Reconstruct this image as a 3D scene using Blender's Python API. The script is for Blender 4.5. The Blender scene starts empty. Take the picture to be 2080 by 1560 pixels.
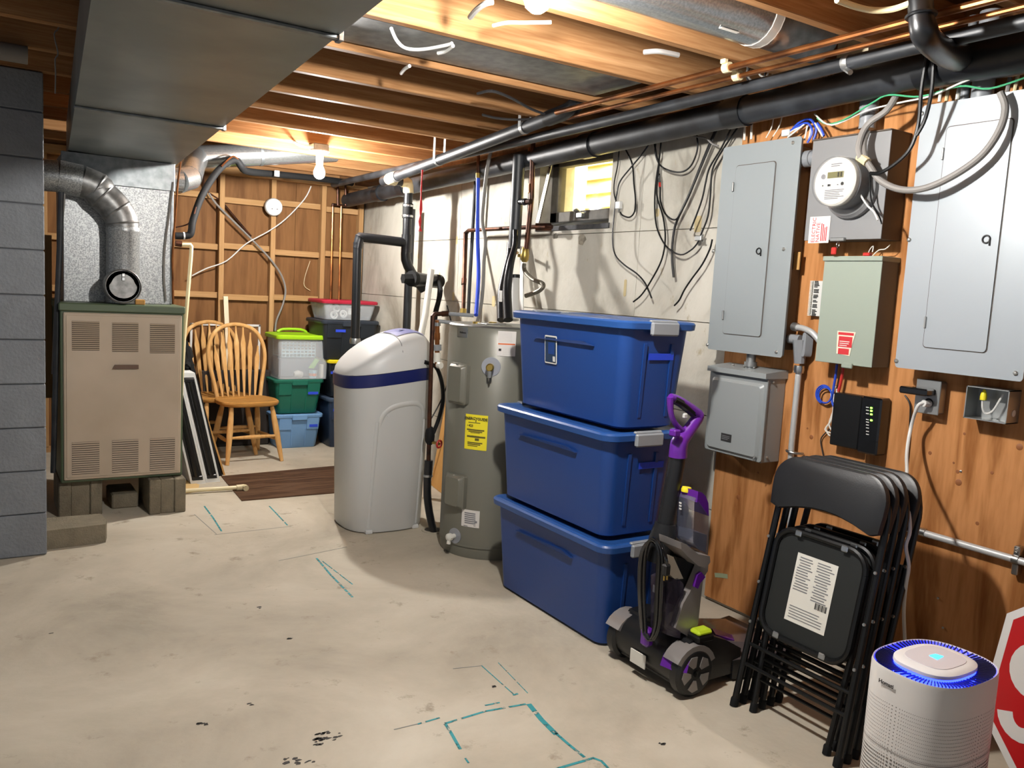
import bpy, math, random
from mathutils import Vector as V, Matrix
random.seed(7)
PI = math.pi
scene = bpy.context.scene
COL = scene.collection

# ------------------------------------------------------------------ camera
CAMH, FPX = 1.38, 1688.0
yc = V((-1080, -250, FPX)).normalized()
xc = V((2650, -44, FPX)); xc = (xc - yc * xc.dot(yc)).normalized()
zc = xc.cross(yc)
if zc.y > 0: zc = -zc
ROT = Matrix((xc, yc, zc))            # camera (right, down, forward) -> world
CAMP = V((0, 0, CAMH))
cam_d = bpy.data.cameras.new('camera'); cam = bpy.data.objects.new('camera', cam_d); COL.objects.link(cam)
cx_, cy_, cz_ = ROT @ V((1, 0, 0)), ROT @ V((0, -1, 0)), ROT @ V((0, 0, -1))
cam.matrix_world = Matrix(((cx_.x, cy_.x, cz_.x, 0), (cx_.y, cy_.y, cz_.y, 0), (cx_.z, cy_.z, cz_.z, CAMH), (0, 0, 0, 1)))
cam_d.sensor_width = 36; cam_d.lens = FPX / 2080 * 36; cam_d.clip_start = .05
scene.camera = cam
# ------------------------------------------------------------------ world, exposure
w = bpy.data.worlds.new('world'); scene.world = w; w.use_nodes = True
w.node_tree.nodes['Background'].inputs[0].default_value = (.84, .90, 1, 1)
w.node_tree.nodes['Background'].inputs[1].default_value = WORLD_STRENGTH = .30
vs = scene.view_settings
scene.display_settings.display_device = 'sRGB'
vs.view_transform = 'Standard'; vs.look = 'None'; vs.gamma = 1; vs.use_curve_mapping = False
vs.exposure = 0.62
BULB = 1850.0          # radiance of the lamp bulbs

def pt(x, y, ax, val):
    """point of the room seen at pixel (x, y) of the 2080x1560 frame that lies on the plane ax = val"""
    d = ROT @ V((x - 1040, y - 780, FPX)); i = 'xyz'.index(ax)
    return CAMP + d * ((val - CAMP[i]) / d[i])
def pts(l, ax, val): return [pt(x, y, ax, val) for x, y in l]

# ------------------------------------------------------------------ materials
def lin(h):
    h = h.lstrip('#'); r = []
    for k in (0, 2, 4):
        c = int(h[k:k+2], 16) / 255
        r.append(c / 12.92 if c <= .04045 else ((c + .055) / 1.055) ** 2.4)
    return (*r, 1)
MATS = {}
def mat(name, col, rough=.5, metal=0., col2=None, scale=6., stretch=(1, 1, 1), bump=0., bscale=None, amount=.5, spec=.5,
        trans=0., alpha=1., emit=0., coat=0., detail=4., contrast=(.35, .65)):
    if name in MATS: return MATS[name]
    m = bpy.data.materials.new(name); m.use_nodes = True; nt = m.node_tree; N = nt.nodes; L = nt.links
    b = N['Principled BSDF']; b.inputs['Base Color'].default_value = lin(col)
    b.inputs['Roughness'].default_value = rough; b.inputs['Metallic'].default_value = metal
    b.inputs['Specular IOR Level'].default_value = spec
    b.inputs['Transmission Weight'].default_value = trans; b.inputs['Alpha'].default_value = alpha
    b.inputs['Coat Weight'].default_value = coat
    if emit: b.inputs['Emission Color'].default_value = lin(col); b.inputs['Emission Strength'].default_value = emit
    if col2 or bump:
        tc = N.new('ShaderNodeTexCoord'); mp = N.new('ShaderNodeMapping'); L.new(tc.outputs['Object'], mp.inputs[0])
        mp.inputs['Scale'].default_value = stretch
        nz = N.new('ShaderNodeTexNoise'); nz.inputs['Scale'].default_value = scale; nz.inputs['Detail'].default_value = detail
        L.new(mp.outputs[0], nz.inputs[0])
        if col2:
            r = N.new('ShaderNodeValToRGB'); r.color_ramp.elements[0].position = contrast[0]; r.color_ramp.elements[1].position = contrast[1]
            r.color_ramp.elements[0].color = lin(col2); r.color_ramp.elements[1].color = lin(col)
            L.new(nz.outputs['Fac'], r.inputs[0]); L.new(r.outputs[0], b.inputs['Base Color'])
        if bump:
            n2 = nz
            if bscale:
                n2 = N.new('ShaderNodeTexNoise'); n2.inputs['Scale'].default_value = bscale; n2.inputs['Detail'].default_value = 3
                L.new(mp.outputs[0], n2.inputs[0])
            bp = N.new('ShaderNodeBump'); bp.inputs['Strength'].default_value = bump; bp.inputs['Distance'].default_value = .01
            L.new(n2.outputs['Fac'], bp.inputs['Height']); L.new(bp.outputs[0], b.inputs['Normal'])
    MATS[name] = m; return m

def wood(name, light, dark, stretch, rough=.6, knots=True, ring=9., knot_scale=(1, 1, 1), kdens=2.2):
    """long grain from a stretched noise, with a few round knots; stretch is large across the grain"""
    m = bpy.data.materials.new(name); m.use_nodes = True; nt = m.node_tree; N = nt.nodes; L = nt.links
    b = N['Principled BSDF']; b.inputs['Roughness'].default_value = rough; b.inputs['Specular IOR Level'].default_value = .05
    tc = N.new('ShaderNodeTexCoord'); mp = N.new('ShaderNodeMapping'); mp.inputs['Scale'].default_value = stretch
    L.new(tc.outputs['Object'], mp.inputs[0])
    n1 = N.new('ShaderNodeTexNoise'); n1.inputs['Scale'].default_value = 1; n1.inputs['Detail'].default_value = 5; n1.inputs['Distortion'].default_value = .6
    L.new(mp.outputs[0], n1.inputs[0])
    mu = N.new('ShaderNodeMath'); mu.operation = 'MULTIPLY'; mu.inputs[1].default_value = ring; L.new(n1.outputs['Fac'], mu.inputs[0])
    sn = N.new('ShaderNodeMath'); sn.operation = 'SINE'; L.new(mu.outputs[0], sn.inputs[0])
    ma = N.new('ShaderNodeMapRange'); ma.inputs[1].default_value = -1; ma.inputs[2].default_value = 1; L.new(sn.outputs[0], ma.inputs[0])
    n2 = N.new('ShaderNodeTexNoise'); n2.inputs['Scale'].default_value = 6; n2.inputs['Detail'].default_value = 4; L.new(mp.outputs[0], n2.inputs[0])
    mx0 = N.new('ShaderNodeMix'); mx0.inputs[0].default_value = .55; L.new(ma.outputs[0], mx0.inputs[2]); L.new(n2.outputs['Fac'], mx0.inputs[3])
    r = N.new('ShaderNodeValToRGB'); r.color_ramp.elements[0].position = .2; r.color_ramp.elements[1].position = .75
    r.color_ramp.elements[0].color = lin(dark); r.color_ramp.elements[1].color = lin(light); L.new(mx0.outputs[0], r.inputs[0])
    out = r.outputs[0]
    if knots:
        mk = N.new('ShaderNodeMapping'); mk.inputs['Scale'].default_value = knot_scale; L.new(tc.outputs['Object'], mk.inputs[0])
        vo = N.new('ShaderNodeTexVoronoi'); vo.inputs['Scale'].default_value = kdens; L.new(mk.outputs[0], vo.inputs[0])
        kr = N.new('ShaderNodeValToRGB'); e = kr.color_ramp.elements
        e[0].position = .0; e[0].color = (1, 1, 1, 1); e[1].position = .075; e[1].color = (0, 0, 0, 1)
        e2 = kr.color_ramp.elements.new(.035); e2.color = (.7, .7, .7, 1)
        L.new(vo.outputs['Distance'], kr.inputs[0])
        mx = N.new('ShaderNodeMix'); mx.data_type = 'RGBA'; L.new(kr.outputs[0], mx.inputs[0]); L.new(out, mx.inputs[6])
        mx.inputs[7].default_value = tuple(c * .35 for c in lin(dark)[:3]) + (1,)
        out = mx.outputs[2]
    L.new(out, b.inputs['Base Color'])
    bp = N.new('ShaderNodeBump'); bp.inputs['Strength'].default_value = .15; bp.inputs['Distance'].default_value = .004
    L.new(mx0.outputs[0], bp.inputs['Height']); L.new(bp.outputs[0], b.inputs['Normal'])
    MATS[name] = m; return m

def blotchy(name, stops, scale, rough, stretch=(1, 1, 1), fine=None, fine_col=None, fine_thr=.62, bump=.2, bscale=60, dist=.5):
    """several octaves of stain over a base: stops = [(pos, colour)], fine = scale of a second speckle of colour fine_col"""
    m = bpy.data.materials.new(name); m.use_nodes = True; nt = m.node_tree; N = nt.nodes; L = nt.links
    b = N['Principled BSDF']; b.inputs['Roughness'].default_value = rough; b.inputs['Specular IOR Level'].default_value = .25
    tc = N.new('ShaderNodeTexCoord'); mp = N.new('ShaderNodeMapping'); mp.inputs['Scale'].default_value = stretch
    L.new(tc.outputs['Object'], mp.inputs[0])
    nz = N.new('ShaderNodeTexNoise'); nz.inputs['Scale'].default_value = scale; nz.inputs['Detail'].default_value = 8
    nz.inputs['Roughness'].default_value = .62; nz.inputs['Distortion'].default_value = dist; L.new(mp.outputs[0], nz.inputs[0])
    r = N.new('ShaderNodeValToRGB'); e = r.color_ramp.elements
    while len(e) < len(stops): e.new(.5)
    for k, (p, c) in enumerate(stops): e[k].position = p; e[k].color = lin(c)
    L.new(nz.outputs['Fac'], r.inputs[0]); out = r.outputs[0]
    if fine:
        n2 = N.new('ShaderNodeTexNoise'); n2.inputs['Scale'].default_value = fine; n2.inputs['Detail'].default_value = 6; n2.inputs['Roughness'].default_value = .7
        L.new(mp.outputs[0], n2.inputs[0])
        f = N.new('ShaderNodeMapRange'); f.inputs[1].default_value = fine_thr; f.inputs[2].default_value = fine_thr + .1; L.new(n2.outputs['Fac'], f.inputs[0])
        mx = N.new('ShaderNodeMix'); mx.data_type = 'RGBA'; L.new(f.outputs[0], mx.inputs[0]); L.new(out, mx.inputs[6]); mx.inputs[7].default_value = lin(fine_col)
        out = mx.outputs[2]
    L.new(out, b.inputs['Base Color'])
    n3 = N.new('ShaderNodeTexNoise'); n3.inputs['Scale'].default_value = bscale; n3.inputs['Detail'].default_value = 4; L.new(mp.outputs[0], n3.inputs[0])
    bp = N.new('ShaderNodeBump'); bp.inputs['Strength'].default_value = bump; bp.inputs['Distance'].default_value = .01
    L.new(n3.outputs['Fac'], bp.inputs['Height']); L.new(bp.outputs[0], b.inputs['Normal'])
    MATS[name] = m; return m

def galv(name, c1, c2, rough=.38, scale=55, metal=.85):
    m = mat(name, c1, rough, metal, c2, scale=scale, bump=.04, bscale=4, contrast=(.38, .62)); return m

# ------------------------------------------------------------------ mesh builder
class MB:
    def __init__(s): s.v = []; s.f = []
    def add(s, vs, fs):
        o = len(s.v); s.v += [V(p) for p in vs]; s.f += [tuple(i + o for i in f) for f in fs]; return s
    def box(s, a, b, M=None, ch=0.):
        x0, x1 = sorted((a[0], b[0])); y0, y1 = sorted((a[1], b[1])); z0, z1 = sorted((a[2], b[2]))
        c = min(ch, (x1-x0)*.45, (y1-y0)*.45, (z1-z0)*.45)
        if c <= 0:
            vs = [V((x, y, z)) for x in (x0, x1) for y in (y0, y1) for z in (z0, z1)]
            fs = [(0,1,3,2),(4,6,7,5),(0,4,5,1),(2,3,7,6),(0,2,6,4),(1,5,7,3)]
        else:
            vs = []; 
            for ix in (0, 1):
                for iy in (0, 1):
                    for iz in (0, 1):
                        X, Y, Z = (x0, x1)[ix], (y0, y1)[iy], (z0, z1)[iz]
                        dx, dy, dz = (c, -c)[ix], (c, -c)[iy], (c, -c)[iz]
                        vs += [V((X, Y+dy, Z+dz)), V((X+dx, Y, Z+dz)), V((X+dx, Y+dy, Z))]
            I = lambda ix, iy, iz, k: (ix*4 + iy*2 + iz)*3 + k
            fs = []
            for i in (0, 1):
                q = [I(i,0,0,0), I(i,0,1,0), I(i,1,1,0), I(i,1,0,0)]; fs.append(q if i == 0 else q[::-1])
                q = [I(0,i,0,1), I(1,i,0,1), I(1,i,1,1), I(0,i,1,1)]; fs.append(q if i == 0 else q[::-1])
                q = [I(0,0,i,2), I(0,1,i,2), I(1,1,i,2), I(1,0,i,2)]; fs.append(q if i == 0 else q[::-1])
            for i in (0, 1):
                for j in (0, 1):
                    q = [I(i,j,0,0), I(i,j,1,0), I(i,j,1,1), I(i,j,0,1)]; fs.append(q if i != j else q[::-1])
                    q = [I(i,0,j,0), I(i,0,j,2), I(i,1,j,2), I(i,1,j,0)]; fs.append(q if i == j else q[::-1])
                    q = [I(0,i,j,1), I(0,i,j,2), I(1,i,j,2), I(1,i,j,1)]; fs.append(q if i != j else q[::-1])
            for ix in (0, 1):
                for iy in (0, 1):
                    for iz in (0, 1):
                        q = [I(ix,iy,iz,k) for k in range(3)]; fs.append(q if (ix+iy+iz) % 2 else q[::-1])
        if M: vs = [M @ p for p in vs]
        return s.add(vs, fs)
    def loft(s, rings, cap0=True, cap1=True, closed=True):
        n = len(rings[0]); vs = [p for r in rings for p in r]; fs = []
        for k in range(len(rings)-1):
            for i in range(n if closed else n-1):
                j = (i+1) % n; fs.append((k*n+i, k*n+j, (k+1)*n+j, (k+1)*n+i))
        if cap0: fs.append(tuple(range(n))[::-1])
        if cap1: fs.append(tuple(range((len(rings)-1)*n, len(rings)*n)))
        return s.add(vs, fs)
    def tube(s, P, r, n=8, sub=0, cap=True):
        P = [V(p) for p in P]
        R = list(r) if isinstance(r, (list, tuple)) else [r]*len(P)
        if sub and len(P) > 2: P, R = smooth(P, R, sub)
        rings = []; T0 = None; nx = None
        for i, p in enumerate(P):
            a = P[max(i-1, 0)]; b = P[min(i+1, len(P)-1)]
            t = (b-a).normalized() if i in (0, len(P)-1) else ((p-a).normalized() + (b-p).normalized()).normalized()
            if nx is None:
                h = V((0, 0, 1)) if abs(t.z) < .9 else V((1, 0, 0)); nx = t.cross(h).normalized()
            else: nx = (nx - t*nx.dot(t)).normalized()
            ny = t.cross(nx)
            k = 1.
            if 0 < i < len(P)-1:
                c = (p-a).normalized().dot(t); k = 1/max(c, .5)
            rings.append([p + (nx*math.cos(2*PI*q/n) + ny*math.sin(2*PI*q/n))*R[i]*(k if k < 1.3 else 1.3) for q in range(n)])
        return s.loft(rings, cap, cap)
    def lathe(s, prof, base=(0, 0, 0), axis=(0, 0, 1), n=24, cap=True):
        a = V(axis).normalized(); h = V((0, 0, 1)) if abs(a.z) < .9 else V((1, 0, 0))
        u = a.cross(h).normalized(); w = a.cross(u); B = V(base)
        rings = [[B + a*z + (u*math.cos(2*PI*q/n) - w*-math.sin(2*PI*q/n))*max(r, 1e-5) for q in range(n)] for r, z in prof]
        return s.loft(rings, cap, cap)
    def prism(s, poly, d):
        d = V(d); P = [V(p) for p in poly]; return s.loft([P, [p + d for p in P]])
    def ribbon(s, P, wd, nrm, th):
        """flat stroke along P, width wd, in the plane of normal nrm, thickness th"""
        P = [V(p) for p in P]; nrm = V(nrm).normalized(); L_ = []; R_ = []
        for i, p in enumerate(P):
            t = (P[min(i+1, len(P)-1)] - P[max(i-1, 0)]).normalized(); c = nrm.cross(t).normalized()*wd/2
            L_.append(p+c); R_.append(p-c)
        rings = [[a, b, b+nrm*th, a+nrm*th] for a, b in zip(L_, R_)]
        return s.loft(rings)
    def build(s, name, m, parent=None, local=False, label=None, sharp=35, smooth_=True):
        me = bpy.data.meshes.new(name)
        if not s.v: return None
        if parent is not None and not local: o = worldpos(parent)
        elif local: o = V((0, 0, 0))
        else:
            xs = [p.x for p in s.v]; ys = [p.y for p in s.v]; o = V(((min(xs)+max(xs))/2, (min(ys)+max(ys))/2, min(p.z for p in s.v)))
        me.from_pydata([p-o for p in s.v], [], s.f); me.update()
        if smooth_:
            me.shade_smooth(); me.set_sharp_from_angle(angle=math.radians(sharp))
        if isinstance(m, str): m = MATS[m]
        me.materials.append(m)
        ob = bpy.data.objects.new(name, me); COL.objects.link(ob)
        if parent is not None: ob.parent = parent
        elif not local: ob.location = o
        if label: ob['label'] = label
        return ob
def worldpos(o):
    p = V((0, 0, 0))
    while o is not None: p += V(o.location); o = o.parent
    return p
def smooth(P, R, sub):
    out = []; ro = []
    for i in range(len(P)-1):
        p0, p1, p2, p3 = P[max(i-1, 0)], P[i], P[i+1], P[min(i+2, len(P)-1)]
        for k in range(sub):
            t = k/sub
            out.append(.5*((2*p1) + (p2-p0)*t + (2*p0-5*p1+4*p2-p3)*t*t + (3*p1-p0-3*p2+p3)*t**3)); ro.append(R[i]*(1-t)+R[i+1]*t)
    out.append(P[-1]); ro.append(R[-1]); return out, ro
def tag(o, label, cat, group=None, kind=None):
    if label: o['label'] = label
    if cat: o['category'] = cat
    if group: o['group'] = group
    if kind: o['kind'] = kind
    return o
def thing(name, label, cat, loc=(0, 0, 0), group=None, M=None):
    o = bpy.data.objects.new(name, None); COL.objects.link(o); o.empty_display_size = .1
    if M is not None: o.matrix_world = M
    else: o.location = loc
    return tag(o, label, cat, group)
def struct(o, label=None):
    o['kind'] = 'structure'
    if label: o['label'] = label
    return o
def rr(cx, cy, hx, hy, r, z, n=5):
    """ring of a rounded rectangle, counter-clockwise"""
    out = []
    for k, (sx, sy) in enumerate(((1, 1), (-1, 1), (-1, -1), (1, -1))):
        for i in range(n+1):
            a = k*PI/2 + i/n*PI/2
            out.append(V((cx+sx*(hx-r)+r*math.cos(a), cy+sy*(hy-r)+r*math.sin(a), z)))
    return out
def copy_tree(o, parent=None):
    c = o.copy(); COL.objects.link(c)
    if parent is not None: c.parent = parent
    for ch in list(o.children): copy_tree(ch, c)
    return c
def frame(org, ex, ez):
    ex = V(ex).normalized(); ez = V(ez); ez = (ez - ex*ez.dot(ex)).normalized(); ey = ez.cross(ex)
    return Matrix(((ex.x, ey.x, ez.x, org[0]), (ex.y, ey.y, ez.y, org[1]), (ex.z, ey.z, ez.z, org[2]), (0, 0, 0, 1)))
def lettering(txt, size, org, u, v, m, parent, name='lettering', bold=0., align='CENTER', th=.0006, local=False):
    cu = bpy.data.curves.new('font', 'FONT'); cu.body = txt; cu.size = size; cu.offset = bold; cu.extrude = th/2
    cu.align_x = align; cu.align_y = 'CENTER'; cu.resolution_u = 3
    t = bpy.data.objects.new('font', cu); COL.objects.link(t)
    bpy.context.view_layer.update()
    me = bpy.data.meshes.new_from_object(t.evaluated_get(bpy.context.evaluated_depsgraph_get()))
    bpy.data.objects.remove(t); bpy.data.curves.remove(cu)
    u = V(u).normalized(); v = V(v).normalized(); n = u.cross(v)
    mb = MB(); mb.add([V(org)+u*p.co.x+v*p.co.y+n*p.co.z for p in me.vertices], [tuple(f.vertices) for f in me.polygons])
    bpy.data.meshes.remove(me)
    return mb.build(name, m, parent, local, smooth_=False)
def panel(mb, c, u, v, w, h, th=.001, r=0):
    """thin upright slab centred on c spanned by u, v and standing off along u x v"""
    c, u, v = V(c), V(u).normalized(), V(v).normalized(); n = u.cross(v)
    if r: ring = [c+u*p.x+v*p.y for p in rr(0, 0, w/2, h/2, r, 0, 4)]
    else: ring = [c+u*(a*w/2)+v*(b*h/2) for a, b in ((-1, -1), (1, -1), (1, 1), (-1, 1))]
    return mb.prism(ring, n*th)
def print_lines(mb, c, u, v, w, h, rows, th=.0003, fill=.55, seed=1):
    rnd = random.Random(seed); c, u, v = V(c), V(u).normalized(), V(v).normalized()
    for k in range(rows):
        y = h/2 - (k+.5)*h/rows; ww = w*(1-.35*rnd.random()); a = c - u*(w-ww)/2*rnd.choice((1, 1, .2)) + v*y
        panel(mb, a, u, v, ww, h/rows*fill, th)
    return mb
X_, Y_, Z_ = V((1, 0, 0)), V((0, 1, 0)), V((0, 0, 1))

# ------------------------------------------------------------------ palette
wood('joist_x', '#b58c62', '#8c6440', (1.2, 26, 26), knot_scale=(.55, 1, 1), kdens=2.6)
wood('stud_z', '#b8936a', '#a07c52', (26, 26, 1.2), knot_scale=(1, 1, .5), kdens=4)
wood('block_x', '#b8936a', '#a07c52', (1.2, 26, 26), knot_scale=(.5, 1, 1), kdens=4)
wood('luan', '#7c5938', '#64452b', (9, 9, 1.1), knots=False, ring=14)
wood('plywood', '#b98252', '#86552d', (1, 10, 1.3), rough=.5, knot_scale=(.01, 1, .62), kdens=3.4, ring=16)
wood('subfloor', '#85603f', '#68492f', (1.5, 9, 9), knots=False)
wood('oak', '#d6b07a', '#b98d55', (14, 14, 1.6), knots=False, rough=.35)
wood('oakseat', '#bf8f55', '#9f7239', (2.4, 16, 16), knots=False, rough=.3)
wood('oakdim', '#b98a55', '#96693a', (14, 14, 1.6), knots=False, rough=.4)
wood('pineboard', '#c99c62', '#b88a50', (9, 9, 1), knots=False)
wood('darkplank', '#5f4837', '#402e22', (2, 22, 22), knots=False, ring=20)
blotchy('floor', [(.25, '#8e8779'), (.42, '#aaa190'), (.55, '#b8af9d'), (.72, '#c7bfae')], 1.1, .75, fine=7, fine_col='#988d7b', fine_thr=.60, bump=.12, bscale=45)
blotchy('concrete', [(.28, '#7d776a'), (.43, '#a39e92'), (.54, '#bab6aa'), (.72, '#c9c5ba')], 1.5, .8, stretch=(1, 1.2, .7), fine=9, fine_col='#a2977e', fine_thr=.63, bump=.25, bscale=30)
blotchy('paintblock', [(.3, '#6f7276'), (.7, '#7d8185')], 6, .55, bump=.5, bscale=70)
blotchy('rawblock', [(.3, '#6e6656'), (.7, '#867d6a')], 9, .9, bump=.6, bscale=120)
mat('mortar', '#65686b', .8)
mat('emt', '#c2c4c3', .42, .35)
galv('galv', '#a3a6a6', '#8d9091', .24, 130)
galv('galvdull', '#8b8f90', '#74797b', .42, 20)
galv('ductmetal', '#8f9491', '#7c8280', .42, 2.5, .55)
galv('galvspeck', '#b0b2b1', '#7f8283', .42, 150, .6)
galv('flue', '#8d8d8b', '#6d6d6b', .42, 22, .7)
mat('abs', '#131518', .34, bump=.02, bscale=90)
mat('absdusty', '#2c2f33', .45, 0, '#15171a', scale=9)
mat('pvcwhite', '#d8d6cc', .4)
mat('pvccream', '#cfc29a', .45)
mat('pvcgrey', '#82868a', .4)
mat('copper', '#b0703f', .32, .9, '#6e452a', scale=9)
mat('copperold', '#5d3a29', .45, .8, '#2f2420', scale=12)
mat('steel', '#b9bbba', .3, 1)
mat('steeldull', '#9fa1a0', .45, .9)
mat('brass', '#b39a55', .35, .9)
mat('black', '#08090a', .45, spec=.35)
mat('blackgloss', '#0c0d0f', .22, coat=.3)
mat('blackrubber', '#0d0e0f', .75, spec=.3)
mat('graycable', '#7d7a76', .55)
mat('darkcable', '#2b2a2b', .55)
mat('white', '#c9c9c5', .45)
mat('bluepex', '#1f45c0', .35)
mat('bluetape', '#1d3fc2', .6)
mat('bluecable', '#2448b8', .45)
mat('greenwire', '#3f9a6c', .5)
mat('redplastic', '#b22a24', .4)
mat('redcord', '#c2282a', .7)
mat('yellow', '#e5d626', .5)
mat('ink', '#1a1a1a', .7)
mat('inkgrey', '#77777a', .7)
mat('inkred', '#b8222a', .6)
mat('paper', '#d6d4ca', .7)
mat('screwhead', '#c9c9c4', .3, .9)
mat('paneldark', '#4b433c', .6)

# ================================================================== the room
WALLX, PLYX, FARY, JZ = 2.84, 2.82, 7.0, 2.24
fl = MB().box((-4, -3, -.15), (3.1, 7.2, 0)).build('floor', 'floor'); struct(fl, 'bare stained concrete basement floor')
# painted guide lines and scuffs on the slab
def teal_mat():
    m = bpy.data.materials.new('tealpaint'); m.use_nodes = True; N = m.node_tree.nodes; L = m.node_tree.links; b = N['Principled BSDF']
    b.inputs['Base Color'].default_value = lin('#2b8c92'); b.inputs['Roughness'].default_value = .7
    tc = N.new('ShaderNodeTexCoord'); nz = N.new('ShaderNodeTexNoise'); nz.inputs['Scale'].default_value = 38; nz.inputs['Detail'].default_value = 5
    L.new(tc.outputs['Object'], nz.inputs[0]); mr = N.new('ShaderNodeMapRange'); mr.inputs[1].default_value = .36; mr.inputs[2].default_value = .5
    L.new(nz.outputs['Fac'], mr.inputs[0]); L.new(mr.outputs[0], b.inputs['Alpha']); MATS['tealpaint'] = m
teal_mat()
mat('greyline', '#8b8c86', .8); mat('scuff', '#3a3733', .8); mat('chalk', '#cfc9bb', .8)
def floor_line(px, wd, m, name='paint_line'):
    MB().ribbon([pt(x, y, 'z', .0006) for x, y in px], wd, (0, 0, 1), .0006).build(name, m, fl)
for px, wd in (([(903, 1468), (917, 1490), (935, 1522)], .010), ([(900, 1471), (985, 1445), (1068, 1430)], .009), ([(1074, 1430), (1100, 1462), (1130, 1492)], .018),
               ([(1125, 1486), (1155, 1512), (1187, 1538)], .010), ([(848, 1471), (893, 1458)], .007), ([(1110, 1568), (1160, 1553), (1205, 1540)], .010),
               ([(1203, 1539), (1222, 1546), (1240, 1566)], .009), ([(978, 1352), (1043, 1410)], .004), ([(985, 1433), (1015, 1427)], .007), ([(1042, 1412), (1052, 1409)], .008),
               ([(643, 1134), (672, 1168), (716, 1213)], .010), ([(655, 1140), (716, 1187)], .006), ([(415, 1028), (433, 1052), (450, 1079)], .009), ([(547, 1028), (566, 1048), (584, 1067)], .008),
               ([(1012, 1346), (1072, 1408)], .003), ([(945, 1540), (952, 1550)], .006)):
    floor_line(px, wd, 'tealpaint')
for px, wd in (([(436, 1086), (520, 1077), (592, 1069)], .005), ([(566, 1139), (640, 1124), (705, 1111)], .004), ([(395, 1045), (440, 1085)], .004), ([(920, 1358), (980, 1352)], .004), ([(800, 1482), (850, 1470)], .004)):
    floor_line(px, wd, 'greyline', 'faint_line')
for cx, cy, n, sx, sy in ((665, 1498, 22, 26, 12), (612, 1545, 12, 34, 7), (412, 1471, 5, 9, 3), (645, 1508, 8, 10, 6), (510, 1431, 2, 6, 2), (590, 1298, 2, 4, 2), (530, 1234, 2, 5, 2), (108, 1287, 2, 6, 3), (1000, 1395, 2, 5, 2), (1345, 1510, 3, 6, 3)):
    mb = MB()
    for k in range(n):
        p = pt(cx+random.uniform(-1, 1)*sx, cy+random.uniform(-1, 1)*sy, 'z', 0); r = random.uniform(.004, .012); a0 = random.random()
        mb.prism([p+V((math.cos(a0+q)*r*random.uniform(.5, 1.5), math.sin(a0+q)*r*random.uniform(.3, .8), .0004)) for q in (0, 1.2, 2.5, 3.6, 5)], (0, 0, .0008))
    o = mb.build('scuff_mark', 'scuff', fl)
# patch of dark wood-look flooring let into the slab
MB().prism([pt(449, 968, 'z', .001), pt(491, 1018, 'z', .001), pt(700, 1000, 'z', .001), pt(790, 985, 'z', .001), pt(770, 938, 'z', .001), pt(692, 946, 'z', .001)], (0, 0, .004)).build('floor_patch', 'darkplank', fl, label='dark brown wood-grain strip in the concrete')

# right wall: cast concrete in board courses, with a high window
win = dict(y0=3.55, y1=4.235, z0=1.76, z1=2.16)
wr = MB()
wr.box((WALLX+.012, -3, 0), (3.1, win['y0'], JZ)).box((WALLX+.012, win['y1'], 0), (3.1, 7.2, JZ)).box((WALLX+.012, win['y0'], 0), (3.1, win['y1'], win['z0'])).box((WALLX+.012, win['y0'], win['z1']), (3.1, win['y1'], JZ))
wro = wr.build('wall_right', 'concrete'); struct(wro, 'pale flaking concrete wall with a small high window')
zs = [0, .42, .85, 1.28, 1.715, JZ]
for k in range(5):
    z0, z1 = zs[k]+.002, zs[k+1]-.002
    for y0, y1 in ((-3, .3), (.304, 1.9), (1.904, 3.29), (3.294, 5.2), (5.204, 7.0)):
        segs = [(y0, y1, z0, z1)]
        if k == 4:
            segs = []
            for a, b in ((y0, min(y1, win['y0'])), (max(y0, win['y1']), y1)):
                if b-a > .02: segs.append((a, b, z0, z1))
            a, b = max(y0, win['y0']), min(y1, win['y1'])
            if b > a: segs += [(a, b, z0, win['z0']), (a, b, win['z1'], z1)]
        for a, b, c, d in segs:
            if d-c > .004: MB().box((WALLX, a, c), (WALLX+.012, b, d)).build('form_panel', 'concrete', wro)
# stains: old form-tie patches, damp smears beside and under the window
mat('tiepatch', '#b5a57c', .85); mat('damp', '#5b5850', .9, 0, '#8e897d', scale=30); mat('spall', '#a39c8c', .9, 0, '#7c766a', scale=40, bump=.8)
for x, y, w_, h_ in ((1418, 455, .045, .075), (928, 488, .03, .055), (921, 602, .03, .06), (1003, 612, .04, .07), (850, 520, .02, .04), (893, 560, .02, .05), (1335, 432, .03, .04), (1270, 585, .02, .09)):
    p = pt(x, y, 'x', WALLX); panel(MB(), p+V((-.0006, 0, 0)), (0, -1, 0), (0, 0, 1), w_, h_, .001, r=.01).build('tie_patch', 'tiepatch', wro)
for x, y, w_, h_, m_ in ((1182, 487, .07, .06, 'spall'), (1062, 350, .03, .16, 'damp'), (1075, 420, .04, .12, 'damp'), (1128, 480, .05, .03, 'damp'), (1055, 430, .012, .08, 'damp')):
    p = pt(x, y, 'x', WALLX); MB().prism([p+V((-.0012, math.cos(a)*w_*random.uniform(.4, .62), math.sin(a)*h_*random.uniform(.4, .62))) for a in [k*2*PI/14 for k in range(14)]], (.0014, 0, 0)).build('damp_patch', m_, wro)
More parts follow.
